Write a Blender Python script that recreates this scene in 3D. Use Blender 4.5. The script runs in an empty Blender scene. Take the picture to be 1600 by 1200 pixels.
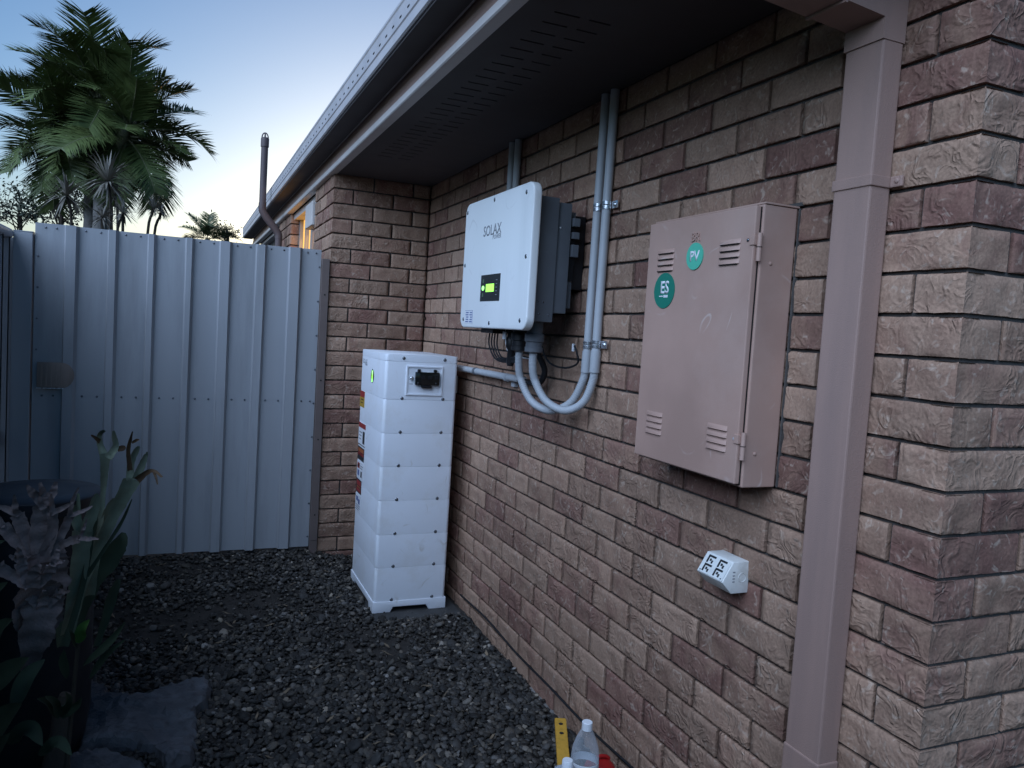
import bpy, bmesh, math, random
import numpy as np
from mathutils import Vector, Matrix, noise

random.seed(7)
rng = np.random.default_rng(11)
S = bpy.context.scene
COL = S.collection
H = 2.04                      # wall coordinates have z=0 at a bed joint; the yard is about 2.04 below

# ------------------------------------------------------------------ camera
CAM = np.array([-1.3613, -1.0274, -0.6029])
ROT = np.array([[0.919219, -0.38886251, 0.06182539],
                [-0.03107085, 0.08489205, 0.99590559],
                [0.39251883, 0.91737631, -0.06595209]])
FPX = 1209.19
cd = bpy.data.cameras.new('camera')
cam = bpy.data.objects.new('camera', cd)
COL.objects.link(cam)
cd.sensor_fit = 'HORIZONTAL'
cd.sensor_width = 36.0
cd.lens = FPX / 1600 * 36
cd.clip_start = 0.05
cd.clip_end = 2000
m4 = Matrix.Identity(4)
for i in range(3):
    m4[i][0], m4[i][1], m4[i][2] = ROT[0][i], ROT[1][i], -ROT[2][i]
m4[0][3], m4[1][3], m4[2][3] = CAM[0], CAM[1], CAM[2] + H
cam.matrix_world = m4
S.camera = cam

# ------------------------------------------------------------------ dusk sky
SUN_EL, SUN_AZ = math.radians(4.5), math.radians(16)
W = bpy.data.worlds.new('World')
S.world = W
W.use_nodes = True
nt = W.node_tree
bg = nt.nodes['Background']
sky = nt.nodes.new('ShaderNodeTexSky')
sky.sky_type = 'NISHITA'
sky.sun_disc = False
sky.sun_elevation = SUN_EL
sky.sun_rotation = SUN_AZ
sky.altitude = 0
sky.air_density = 1.0
sky.dust_density = 1.0
sky.ozone_density = 4.2
nt.links.new(sky.outputs[0], bg.inputs[0])
bg.inputs[1].default_value = 0.165

sl = bpy.data.lights.new('sky_fill', 'SUN')      # added fill lamp for the yard, imitating broad soft evening sky light
sl.energy = 3.3
sl.angle = math.radians(66)
sl.color = (0.56, 0.72, 1.0)
sky_fill = bpy.data.objects.new('sky_fill', sl)
COL.objects.link(sky_fill)
sky_fill.rotation_euler = Vector((0.67, 0.40, -0.61)).to_track_quat('-Z', 'Y').to_euler()

S.view_settings.view_transform = 'Standard'
S.view_settings.look = 'None'
S.view_settings.gamma = 1
S.view_settings.exposure = 0.46
S.view_settings.use_curve_mapping = False
S.render.engine = 'CYCLES'
S.cycles.use_denoising = True
S.cycles.max_bounces = 6


# ------------------------------------------------------------------ helpers
def at(px, py, ax, val):
    """point of the plane (axis ax = val) seen at a photograph pixel"""
    d = ROT.T @ np.array([(px - 800) / FPX, -(py - 600) / FPX, 1.0])
    t = (val - CAM[ax]) / d[ax]
    return CAM + t * d


def project(P):
    c = (ROT @ (np.asarray(P, float) - CAM).T).T
    return np.c_[800 + FPX * c[:, 0] / c[:, 2], 600 - FPX * c[:, 1] / c[:, 2]], c[:, 2]


def setp(o, label=None, cat=None, group=None, kind=None):
    if label: o['label'] = label
    if cat: o['category'] = cat
    if group: o['group'] = group
    if kind: o['kind'] = kind
    return o


def thing(name, loc, label, cat, group=None):
    o = bpy.data.objects.new(name, None)
    o.empty_display_size = 0.05
    o.location = (loc[0], loc[1], loc[2] + H)
    COL.objects.link(o)
    return setp(o, label, cat, group)


def wloc(o):
    v = Vector((0, 0, 0))
    while o is not None:
        v += o.location
        o = o.parent
    return v


def obj(name, bm, mat, parent=None, smooth=None):
    """link bm (wall coordinates) as one mesh object"""
    org = wloc(parent) - Vector((0, 0, H)) if parent else Vector((0, 0, -H))
    for v in bm.verts:
        v.co -= org
    if smooth is not None:
        ca = math.cos(math.radians(smooth))
        for f in bm.faces:
            f.smooth = True
        for e in bm.edges:
            if len(e.link_faces) == 2:
                a, b = e.link_faces
                a.normal_update(); b.normal_update()
                if a.normal.dot(b.normal) < ca:
                    e.smooth = False
    me = bpy.data.meshes.new(name)
    bm.to_mesh(me)
    bm.free()
    for m in (mat if isinstance(mat, (list, tuple)) else [mat]):
        me.materials.append(m)
    o = bpy.data.objects.new(name, me)
    COL.objects.link(o)
    if parent: o.parent = parent
    return o


def B():
    return bmesh.new()


def box(bm, x0, x1, y0, y1, z0, z1, bev=0.0, seg=2, mi=0):
    t = bmesh.new()
    bmesh.ops.create_cube(t, size=1)
    for v in t.verts:
        v.co = ((x0 + x1) / 2 + v.co.x * (x1 - x0), (y0 + y1) / 2 + v.co.y * (y1 - y0), (z0 + z1) / 2 + v.co.z * (z1 - z0))
    if bev > 0:
        bmesh.ops.bevel(t, geom=t.edges[:], offset=bev, segments=seg, affect='EDGES', profile=0.6)
    join(bm, t, mi)
    return bm


def join(bm, t, mi=0):
    vm = {}
    for v in t.verts:
        vm[v] = bm.verts.new(v.co)
    for f in t.faces:
        try:
            g = bm.faces.new([vm[v] for v in f.verts])
            g.material_index = mi
        except ValueError:
            pass
    t.free()


def prism(bm, pts, ax, a, b, bev=0.0, seg=2):
    """extrude a polygon (two coordinates of the plane normal to ax) from a to b along ax"""
    t = bmesh.new()
    def mk(p, d):
        c = list(p)
        c.insert(ax, d)
        return c
    lo = [t.verts.new(mk(p, a)) for p in pts]
    hi = [t.verts.new(mk(p, b)) for p in pts]
    n = len(pts)
    t.faces.new(lo); t.faces.new(hi[::-1])
    for i in range(n):
        t.faces.new([lo[i], hi[i], hi[(i + 1) % n], lo[(i + 1) % n]][::-1])
    bmesh.ops.recalc_face_normals(t, faces=t.faces[:])
    if bev > 0:
        bmesh.ops.bevel(t, geom=t.edges[:], offset=bev, segments=seg, affect='EDGES', profile=0.6)
    join(bm, t)
    return bm


def rrect(y0, y1, z0, z1, r, n=6):
    pts = []
    for cy, cz, a0 in ((y1 - r, z1 - r, 0), (y0 + r, z1 - r, 90), (y0 + r, z0 + r, 180), (y1 - r, z0 + r, 270)):
        for k in range(n + 1):
            a = math.radians(a0 + 90 * k / n)
            pts.append((cy + r * math.cos(a), cz + r * math.sin(a)))
    return pts


def tube(bm, path, r, n=10, cap=True, mi=0):
    path = [Vector(p) for p in path]
    m = len(path)
    rad = r if isinstance(r, (list, tuple)) else [r] * m
    t0 = (path[1] - path[0]).normalized()
    up = Vector((0, 0, 1)) if abs(t0.z) < 0.9 else Vector((1, 0, 0))
    nrm = t0.cross(up).normalized()
    rings = []
    for i in range(m):
        tg = (path[min(i + 1, m - 1)] - path[max(i - 1, 0)])
        if tg.length < 1e-9: tg = t0
        tg.normalize()
        nrm = (nrm - tg * nrm.dot(tg))
        if nrm.length < 1e-6: nrm = tg.orthogonal()
        nrm.normalize()
        bi = tg.cross(nrm)
        rings.append([bm.verts.new(path[i] + (nrm * math.cos(2 * math.pi * k / n) + bi * math.sin(2 * math.pi * k / n)) * rad[i]) for k in range(n)])
    for i in range(m - 1):
        for k in range(n):
            f = bm.faces.new([rings[i][k], rings[i][(k + 1) % n], rings[i + 1][(k + 1) % n], rings[i + 1][k]])
            f.material_index = mi
    if cap:
        f = bm.faces.new(rings[0][::-1]); f.material_index = mi
        f = bm.faces.new(rings[-1]); f.material_index = mi
    return bm


def lathe(bm, prof, cx, cy, n=24, cap=True):
    """profile (radius, z) turned about the vertical through cx, cy"""
    return tube(bm, [(cx, cy, z + 1e-7 * i) for i, (r, z) in enumerate(prof)], [max(r, 1e-4) for r, z in prof], n, cap)


def spline(pts, n):
    """Catmull-Rom through pts"""
    P = [np.array(p, float) for p in pts]
    P = [2 * P[0] - P[1]] + P + [2 * P[-1] - P[-2]]
    out = []
    seg = len(P) - 3
    for i in range(n):
        u = i / (n - 1) * seg
        k = min(int(u), seg - 1)
        t = u - k
        a, b, c, d = P[k], P[k + 1], P[k + 2], P[k + 3]
        out.append(0.5 * ((2 * b) + (c - a) * t + (2 * a - 5 * b + 4 * c - d) * t * t + (3 * b - a - 3 * c + d) * t ** 3))
    return out


def dome(bm, c, ax, r, h, n=12, rings=3, sign=-1):
    """low screw head on a face, axis ax, bulging to sign"""
    prev = None
    a1, a2 = [k for k in range(3) if k != ax]
    for j in range(rings + 1):
        ang = math.pi / 2 * j / rings
        rr, hh = r * math.cos(ang), h * math.sin(ang)
        if j == rings:
            q = [0, 0, 0]; q[ax] = c[ax] + sign * h; q[a1] = c[a1]; q[a2] = c[a2]
            tip = bm.verts.new(q)
            for k in range(n):
                bm.faces.new([prev[k], prev[(k + 1) % n], tip])
        else:
            cur = []
            for k in range(n):
                q = [0, 0, 0]
                q[ax] = c[ax] + sign * hh
                q[a1] = c[a1] + rr * math.cos(2 * math.pi * k / n)
                q[a2] = c[a2] + rr * math.sin(2 * math.pi * k / n)
                cur.append(bm.verts.new(q))
            if prev:
                for k in range(n):
                    bm.faces.new([prev[k], prev[(k + 1) % n], cur[(k + 1) % n], cur[k]])
            prev = cur
    bmesh.ops.recalc_face_normals(bm, faces=bm.faces[:])
    return bm


def text_bm(s, size, origin, right, up, depth=0.0008, align='CENTER', bold=0.0, sx=1.0):
    c = bpy.data.curves.new('lettering', 'FONT')
    c.body = s
    c.size = 1
    c.align_x = align
    c.align_y = 'CENTER'
    c.offset = bold
    c.resolution_u = 3
    o = bpy.data.objects.new('lettering', c)
    COL.objects.link(o)
    dg = bpy.context.evaluated_depsgraph_get()
    dg.update()
    me = bpy.data.meshes.new_from_object(o.evaluated_get(dg))
    bm = bmesh.new()
    bm.from_mesh(me)
    bpy.data.objects.remove(o)
    bpy.data.curves.remove(c)
    bpy.data.meshes.remove(me)
    R_, U_ = Vector(right), Vector(up)
    N_ = R_.cross(U_)
    fs = bm.faces[:]
    r = bmesh.ops.extrude_face_region(bm, geom=fs)
    ext = {v for v in r['geom'] if isinstance(v, bmesh.types.BMVert)}
    for v in bm.verts:
        d = depth if v in ext else 0.0
        v.co = Vector(origin) + R_ * (v.co.x * size * sx) + U_ * (v.co.y * size) + N_ * d
    bmesh.ops.recalc_face_normals(bm, faces=bm.faces[:])
    return bm


# ------------------------------------------------------------------ materials
def mat(name, col, rough=0.6, metal=0.0, var=0.12, scale=8.0, bump=0.0, bscale=60.0, dirt=None, dscale=3.0, spec=0.4,
        emit=None, estr=0.0, trans=0.0, ior=1.45, streak=False, scuff=None):
    m = bpy.data.materials.new(name)
    m.use_nodes = True
    n, l = m.node_tree.nodes, m.node_tree.links
    p = n['Principled BSDF']
    p.inputs['Roughness'].default_value = rough
    p.inputs['Metallic'].default_value = metal
    p.inputs['Specular IOR Level'].default_value = spec
    p.inputs['IOR'].default_value = ior
    if trans: p.inputs['Transmission Weight'].default_value = trans
    g = n.new('ShaderNodeNewGeometry')
    src = g.outputs['Position']
    if streak:
        mp = n.new('ShaderNodeMapping')
        mp.inputs['Scale'].default_value = (1, 1, 0.12)
        l.new(src, mp.inputs['Vector'])
        ssrc = mp.outputs[0]
    else:
        ssrc = src
    t = n.new('ShaderNodeTexNoise')
    t.inputs['Scale'].default_value = scale
    t.inputs['Detail'].default_value = 5
    l.new(ssrc, t.inputs['Vector'])
    r = n.new('ShaderNodeMapRange')
    r.inputs['From Min'].default_value = 0.3
    r.inputs['From Max'].default_value = 0.7
    r.inputs['To Min'].default_value = 1 - var
    r.inputs['To Max'].default_value = 1 + var
    l.new(t.outputs['Fac'], r.inputs['Value'])
    mul = n.new('ShaderNodeVectorMath')
    mul.operation = 'SCALE'
    mul.inputs[0].default_value = col
    l.new(r.outputs[0], mul.inputs['Scale'])
    out = mul.outputs[0]
    if dirt:
        t2 = n.new('ShaderNodeTexNoise')
        t2.inputs['Scale'].default_value = dscale
        t2.inputs['Detail'].default_value = 8
        t2.inputs['Roughness'].default_value = 0.65
        l.new(ssrc, t2.inputs['Vector'])
        r2 = n.new('ShaderNodeMapRange')
        r2.inputs['From Min'].default_value = 0.5
        r2.inputs['From Max'].default_value = 0.75
        r2.inputs['To Max'].default_value = dirt[3]
        l.new(t2.outputs['Fac'], r2.inputs['Value'])
        mx = n.new('ShaderNodeMixRGB')
        mx.inputs[2].default_value = (*dirt[:3], 1)
        l.new(r2.outputs[0], mx.inputs[0])
        l.new(out, mx.inputs[1])
        out = mx.outputs[0]
    if scuff:
        # thin wandering scratches, broken up by a second noise
        a1 = n.new('ShaderNodeTexNoise'); a1.inputs['Scale'].default_value = scuff[4]; a1.inputs['Detail'].default_value = 1; a1.inputs['Distortion'].default_value = 0.6
        l.new(src, a1.inputs['Vector'])
        a2 = n.new('ShaderNodeMath'); a2.operation = 'SUBTRACT'; a2.inputs[1].default_value = 0.5; l.new(a1.outputs['Fac'], a2.inputs[0])
        a3 = n.new('ShaderNodeMath'); a3.operation = 'ABSOLUTE'; l.new(a2.outputs[0], a3.inputs[0])
        a4 = n.new('ShaderNodeMapRange'); a4.inputs['From Min'].default_value = 0.0; a4.inputs['From Max'].default_value = 0.012; a4.inputs['To Min'].default_value = 1; a4.inputs['To Max'].default_value = 0; l.new(a3.outputs[0], a4.inputs['Value'])
        a5 = n.new('ShaderNodeTexNoise'); a5.inputs['Scale'].default_value = scuff[4] * 1.7; a5.inputs['Detail'].default_value = 3; l.new(src, a5.inputs['Vector'])
        a6 = n.new('ShaderNodeMapRange'); a6.inputs['From Min'].default_value = 0.54; a6.inputs['From Max'].default_value = 0.66; a6.inputs['To Max'].default_value = scuff[3]; l.new(a5.outputs['Fac'], a6.inputs['Value'])
        a7 = n.new('ShaderNodeMath'); a7.operation = 'MULTIPLY'; l.new(a4.outputs[0], a7.inputs[0]); l.new(a6.outputs[0], a7.inputs[1])
        a8 = n.new('ShaderNodeMixRGB'); a8.inputs[2].default_value = (*scuff[:3], 1); l.new(a7.outputs[0], a8.inputs[0]); l.new(out, a8.inputs[1])
        out = a8.outputs[0]
    l.new(out, p.inputs['Base Color'])
    rr = n.new('ShaderNodeMapRange')
    rr.inputs['From Min'].default_value = 0.3
    rr.inputs['From Max'].default_value = 0.7
    rr.inputs['To Min'].default_value = max(rough - 0.08, 0.02)
    rr.inputs['To Max'].default_value = min(rough + 0.08, 1)
    l.new(t.outputs['Fac'], rr.inputs['Value'])
    l.new(rr.outputs[0], p.inputs['Roughness'])
    if bump:
        t3 = n.new('ShaderNodeTexNoise')
        t3.inputs['Scale'].default_value = bscale
        t3.inputs['Detail'].default_value = 3
        l.new(src, t3.inputs['Vector'])
        b = n.new('ShaderNodeBump')
        b.inputs['Strength'].default_value = bump
        b.inputs['Distance'].default_value = 0.004
        l.new(t3.outputs['Fac'], b.inputs['Height'])
        l.new(b.outputs[0], p.inputs['Normal'])
    if emit:
        p.inputs['Emission Color'].default_value = (*emit, 1)
        p.inputs['Emission Strength'].default_value = estr
    return m


def brick_mat(name, attr):
    """rock-faced brick: tone from the object colour, or from the 'tone' attribute on the joined far bricks"""
    m = bpy.data.materials.new(name)
    m.use_nodes = True
    n, l = m.node_tree.nodes, m.node_tree.links
    p = n['Principled BSDF']
    p.inputs['Roughness'].default_value = 0.85
    p.inputs['Specular IOR Level'].default_value = 0.25
    if attr:
        a = n.new('ShaderNodeAttribute'); a.attribute_name = 'tone'; tone = a.outputs['Color']
    else:
        a = n.new('ShaderNodeObjectInfo'); tone = a.outputs['Color']
    sep = n.new('ShaderNodeSeparateColor'); l.new(tone, sep.inputs[0])
    g = n.new('ShaderNodeNewGeometry'); pos = g.outputs['Position']
    t1 = n.new('ShaderNodeTexNoise'); t1.inputs['Scale'].default_value = 11; t1.inputs['Detail'].default_value = 4; t1.inputs['Distortion'].default_value = 0.8
    l.new(pos, t1.inputs['Vector'])
    ad = n.new('ShaderNodeMath'); ad.operation = 'MULTIPLY_ADD'; ad.inputs[1].default_value = 1.1; l.new(t1.outputs['Fac'], ad.inputs[0]); l.new(sep.outputs['Red'], ad.inputs[2])
    sb = n.new('ShaderNodeMath'); sb.operation = 'SUBTRACT'; sb.inputs[1].default_value = 0.55; l.new(ad.outputs[0], sb.inputs[0])
    cr = n.new('ShaderNodeValToRGB')
    e = cr.color_ramp.elements
    e[0].position = 0.0; e[0].color = (0.3645, 0.2363, 0.1680, 1)
    e[1].position = 1.0; e[1].color = (0.2025, 0.1037, 0.0806, 1)
    for q, c in ((0.35, (0.3330, 0.2108, 0.1487, 1)), (0.55, (0.2925, 0.1768, 0.1252, 1)), (0.78, (0.2430, 0.1360, 0.1016, 1))):
        k = e.new(q); k.color = c
    l.new(sb.outputs[0], cr.inputs[0])
    t2 = n.new('ShaderNodeTexNoise'); t2.inputs['Scale'].default_value = 140; t2.inputs['Detail'].default_value = 4
    l.new(pos, t2.inputs['Vector'])
    mr = n.new('ShaderNodeMapRange'); mr.inputs['From Min'].default_value = 0.25; mr.inputs['From Max'].default_value = 0.75; mr.inputs['To Min'].default_value = 0.78; mr.inputs['To Max'].default_value = 1.18
    l.new(t2.outputs['Fac'], mr.inputs['Value'])
    mm = n.new('ShaderNodeMath'); mm.operation = 'MULTIPLY'; l.new(mr.outputs[0], mm.inputs[0])
    gm = n.new('ShaderNodeMath'); gm.operation = 'MULTIPLY_ADD'; gm.inputs[1].default_value = 0.32; gm.inputs[2].default_value = 0.82; l.new(sep.outputs['Green'], gm.inputs[0])
    l.new(gm.outputs[0], mm.inputs[1])
    vs = n.new('ShaderNodeVectorMath'); vs.operation = 'SCALE'; l.new(cr.outputs[0], vs.inputs[0]); l.new(mm.outputs[0], vs.inputs['Scale'])
    # pale lime bloom doubling as painted highlights, and dark stains with a shape of their own
    t4 = n.new('ShaderNodeTexNoise'); t4.inputs['Scale'].default_value = 26; t4.inputs['Detail'].default_value = 3; t4.inputs['Distortion'].default_value = 2.2
    l.new(pos, t4.inputs['Vector'])
    rg = n.new('ShaderNodeMapRange'); rg.inputs['From Min'].default_value = 0.58; rg.inputs['From Max'].default_value = 0.72; rg.inputs['To Max'].default_value = 0.48
    l.new(t4.outputs['Fac'], rg.inputs['Value'])
    mx = n.new('ShaderNodeMixRGB'); mx.inputs[2].default_value = (0.5600, 0.4416, 0.3515, 1)
    l.new(rg.outputs[0], mx.inputs[0]); l.new(vs.outputs[0], mx.inputs[1])
    l.new(mx.outputs[0], p.inputs['Base Color'])
    # rippled rock face
    t3 = n.new('ShaderNodeTexNoise'); t3.inputs['Scale'].default_value = 17; t3.inputs['Detail'].default_value = 2.0; t3.inputs['Distortion'].default_value = 1.1
    l.new(pos, t3.inputs['Vector'])
    rid = n.new('ShaderNodeMath'); rid.operation = 'PINGPONG'; rid.inputs[1].default_value = 0.13
    l.new(t3.outputs['Fac'], rid.inputs[0])
    sm = n.new('ShaderNodeMath'); sm.operation = 'POWER'; sm.inputs[1].default_value = 1.6
    l.new(rid.outputs[0], sm.inputs[0])
    b1 = n.new('ShaderNodeBump'); b1.inputs['Strength'].default_value = 0.8; b1.inputs['Distance'].default_value = 0.085
    t5 = n.new('ShaderNodeTexNoise'); t5.inputs['Scale'].default_value = 4.5; t5.inputs['Detail'].default_value = 1
    l.new(pos, t5.inputs['Vector'])
    r5 = n.new('ShaderNodeMapRange'); r5.inputs['From Min'].default_value = 0.32; r5.inputs['From Max'].default_value = 0.58
    l.new(t5.outputs['Fac'], r5.inputs['Value'])
    m5 = n.new('ShaderNodeMath'); m5.operation = 'MULTIPLY'
    l.new(sm.outputs[0], m5.inputs[0]); l.new(r5.outputs[0], m5.inputs[1])
    l.new(m5.outputs[0], b1.inputs['Height'])
    b2 = n.new('ShaderNodeBump'); b2.inputs['Strength'].default_value = 0.5; b2.inputs['Distance'].default_value = 0.0025
    l.new(t2.outputs['Fac'], b2.inputs['Height']); l.new(b1.outputs[0], b2.inputs['Normal'])
    l.new(b2.outputs[0], p.inputs['Normal'])
    return m


M = dict(
    brick=brick_mat('rock_faced_brick', False), brick_far=brick_mat('rock_faced_brick_joined', True),
    mortar=mat('mortar', (0.075, 0.068, 0.063), 0.95, var=0.25, scale=30, bump=0.6, bscale=300),
    concrete=mat('concrete', (0.2, 0.19, 0.18), 0.9, var=0.25, scale=9, bump=0.5, bscale=120),
    slab=mat('slab', (0.05, 0.05, 0.05), 0.9, var=0.25, scale=9, bump=0.5, bscale=120),
    white=mat('white_powder_coat', (0.80, 0.83, 0.88), 0.42, var=0.03, scale=3, bump=0.06, bscale=900, dirt=(0.58, 0.54, 0.48, 0.35), dscale=6, scuff=(0.5, 0.46, 0.4, 0.5, 6.0)),
    cover=mat('inverter_cover', (0.78, 0.8, 0.8), 0.38, var=0.04, scale=4, dirt=(0.6, 0.62, 0.62, 0.35), dscale=7, streak=True, scuff=(0.55, 0.55, 0.55, 0.5, 5.0)),
    cast=mat('grey_casting', (0.125, 0.135, 0.15), 0.5, var=0.1, bump=0.1, bscale=500),
    black=mat('black_plastic', (0.012, 0.012, 0.014), 0.45, var=0.1),
    rubber=mat('black_cable_sheath', (0.012, 0.012, 0.014), 0.6, var=0.2),
    conduit=mat('grey_pvc', (0.42, 0.44, 0.46), 0.45, var=0.06, scale=5, dirt=(0.3, 0.3, 0.29, 0.3), dscale=9),
    zinc=mat('zinc_plate', (0.75, 0.77, 0.8), 0.28, metal=0.9, var=0.1, scale=60),
    screw=mat('screw_steel', (0.18, 0.19, 0.21), 0.3, metal=0.9, var=0.1),
    glass=mat('display_glass', (0.008, 0.01, 0.01), 0.12, var=0.1, spec=0.6),
    lcd=mat('green_display_glow', (0.2, 0.5, 0.05), 0.4, emit=(0.36, 1.0, 0.13), estr=1.0),
    led=mat('green_lamp_glow', (0.2, 0.6, 0.2), 0.4, emit=(0.35, 1.0, 0.25), estr=1.2),
    led_dim=mat('dim_indicator', (0.05, 0.1, 0.06), 0.4, emit=(0.4, 0.6, 0.5), estr=0.03),
    ink=mat('grey_print', (0.24, 0.25, 0.27), 0.5, var=0.02),
    paper=mat('white_label', (0.72, 0.73, 0.76), 0.45, var=0.05),
    inkblue=mat('blue_print', (0.1, 0.14, 0.3), 0.5, var=0.05),
    red=mat('red_label', (0.3, 0.03, 0.028), 0.4, var=0.05),
    yellow=mat('yellow_label', (0.42, 0.25, 0.03), 0.4, var=0.05),
    orange=mat('orange_label', (0.36, 0.1, 0.03), 0.4, var=0.05),
    mauve=mat('mauve_brown_paint', (0.44, 0.28, 0.223), 0.45, var=0.1, scale=4, bump=0.15, bscale=500, dirt=(0.52, 0.375, 0.317, 0.5), dscale=3, scuff=(0.62, 0.5, 0.44, 0.8, 4.5)),
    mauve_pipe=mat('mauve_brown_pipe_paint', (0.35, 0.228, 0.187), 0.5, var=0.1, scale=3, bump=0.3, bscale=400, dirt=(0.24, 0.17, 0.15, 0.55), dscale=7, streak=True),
    mint=mat('mint_sticker', (0.09, 0.5, 0.34), 0.35, var=0.03),
    forest=mat('dark_green_sticker', (0.012, 0.19, 0.13), 0.35, var=0.03),
    outlet=mat('outlet_plastic', (0.74, 0.75, 0.72), 0.4, var=0.04, dirt=(0.4, 0.38, 0.33, 0.5), dscale=25),
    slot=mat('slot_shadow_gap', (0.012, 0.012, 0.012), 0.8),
    steel=mat('grey_blue_steel_sheet', (0.345, 0.355, 0.375), 0.5, metal=0.0, var=0.1, scale=2.5, dirt=(0.16, 0.165, 0.17, 0.6), dscale=4.5, streak=True, bump=0.35, bscale=5),
    vent=mat('dark_vent_paint', (0.11, 0.085, 0.085), 0.55, var=0.08),
    post=mat('brown_post_paint', (0.15, 0.115, 0.105), 0.6, var=0.1, dirt=(0.09, 0.07, 0.06, 0.5), dscale=8),
    rust=mat('latch_cover_brown', (0.27, 0.215, 0.185), 0.8, var=0.3, scale=15, streak=True),
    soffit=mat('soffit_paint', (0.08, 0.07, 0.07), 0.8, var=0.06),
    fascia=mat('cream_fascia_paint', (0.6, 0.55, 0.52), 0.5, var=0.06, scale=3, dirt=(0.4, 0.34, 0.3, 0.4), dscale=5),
    gutter=mat('gutter_paint', (0.5, 0.47, 0.47), 0.45, var=0.05, dirt=(0.32, 0.29, 0.28, 0.35), dscale=6),
    roof=mat('roof_tile', (0.12, 0.08, 0.07), 0.85, var=0.25, scale=6, bump=0.4),
    amber=mat('lit_window_pane', (0.6, 0.3, 0.05), 0.3, emit=(1.0, 0.5, 0.1), estr=0.8),
    dark_pane=mat('dark_window_pane', (0.03, 0.035, 0.045), 0.12, spec=0.6),
    alu=mat('window_aluminium', (0.3, 0.3, 0.31), 0.45, var=0.05),
    soil=mat('dark_soil', (0.03, 0.026, 0.023), 0.95, var=0.4, scale=12, bump=0.6),
    rock=mat('slate_rock', (0.095, 0.098, 0.108), 0.8, var=0.45, scale=30, bump=0.8, bscale=110, dirt=(0.03, 0.03, 0.032, 0.8), dscale=15),
    drum=mat('dark_blue_plastic', (0.009, 0.011, 0.016), 0.5, var=0.2, scale=5, dirt=(0.05, 0.05, 0.05, 0.3), dscale=9),
    stump=mat('weathered_wood', (0.045, 0.037, 0.03), 0.95, var=0.4, scale=10, bump=0.8, streak=True),
    fern=mat('elkhorn_green', (0.19, 0.225, 0.165), 0.75, var=0.3, scale=14, dirt=(0.14, 0.115, 0.06, 0.6), dscale=18, bump=0.3, bscale=90),
    fern_dark=mat('elkhorn_dark_green', (0.05, 0.07, 0.045), 0.75, var=0.25, scale=12),
    shield=mat('shield_frond', (0.21, 0.165, 0.16), 0.9, var=0.25, scale=20, dirt=(0.06, 0.045, 0.035, 0.7), dscale=14, bump=0.5, bscale=150),
    shield_dark=mat('shield_frond_old', (0.1, 0.07, 0.055), 0.9, var=0.3, scale=20, bump=0.5, bscale=150),
    tip=mat('withered_tip', (0.09, 0.055, 0.03), 0.8, var=0.3, scale=30),
    litter=mat('dry_leaf_litter', (0.16, 0.12, 0.08), 0.85, var=0.5, scale=25),
    leaf=mat('dark_leaf', (0.03, 0.048, 0.028), 0.75, var=0.3, scale=18),
    leaf_bright=mat('fresh_leaf', (0.07, 0.16, 0.04), 0.45, var=0.2, scale=18),
    palm=mat('palm_leaflet', (0.085, 0.115, 0.035), 0.5, var=0.35, scale=4),
    palm_stem=mat('palm_rachis', (0.16, 0.16, 0.09), 0.6, var=0.2),
    palm_dry=mat('dry_frond', (0.13, 0.1, 0.06), 0.8, var=0.2),
    trunk=mat('palm_trunk', (0.16, 0.15, 0.14), 0.85, var=0.3, scale=9, bump=0.5, bscale=40),
    spiky=mat('grey_green_strap_leaf', (0.2, 0.18, 0.15), 0.6, var=0.3, scale=6),
    twig=mat('twig', (0.05, 0.04, 0.03), 0.9, var=0.3),
    tree_leaf=mat('tree_leaf', (0.05, 0.06, 0.04), 0.7, var=0.3, scale=5),
    pet=mat('clear_plastic', (0.95, 0.96, 0.97), 0.06, var=0.01, trans=1.0, ior=1.25, spec=0.5),
    cap=mat('white_cap', (0.8, 0.82, 0.85), 0.4, var=0.03),
    red_plastic=mat('red_plastic', (0.38, 0.015, 0.015), 0.35, var=0.08),
    milky=mat('milky_plastic', (0.4, 0.43, 0.48), 0.4, var=0.06),
    level=mat('yellow_enamel', (0.62, 0.34, 0.05), 0.45, var=0.08, dirt=(0.2, 0.13, 0.03, 0.6), dscale=40),
    print_dark=mat('black_print', (0.02, 0.02, 0.022), 0.5),
)


def gravel_mat():
    m = bpy.data.materials.new('gravel_stones')
    m.use_nodes = True
    n, l = m.node_tree.nodes, m.node_tree.links
    p = n['Principled BSDF']
    p.inputs['Roughness'].default_value = 0.75
    a = n.new('ShaderNodeAttribute'); a.attribute_name = 'tone'
    g = n.new('ShaderNodeNewGeometry')
    t = n.new('ShaderNodeTexNoise'); t.inputs['Scale'].default_value = 90; t.inputs['Detail'].default_value = 4
    l.new(g.outputs['Position'], t.inputs['Vector'])
    r = n.new('ShaderNodeMapRange'); r.inputs['To Min'].default_value = 0.6; r.inputs['To Max'].default_value = 1.4
    l.new(t.outputs['Fac'], r.inputs['Value'])
    v = n.new('ShaderNodeVectorMath'); v.operation = 'SCALE'
    l.new(a.outputs['Color'], v.inputs[0]); l.new(r.outputs[0], v.inputs['Scale'])
    l.new(v.outputs[0], p.inputs['Base Color'])
    b = n.new('ShaderNodeBump'); b.inputs['Strength'].default_value = 0.4; b.inputs['Distance'].default_value = 0.003
    l.new(t.outputs['Fac'], b.inputs['Height']); l.new(b.outputs[0], p.inputs['Normal'])
    return m


M['gravel'] = gravel_mat()


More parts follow.
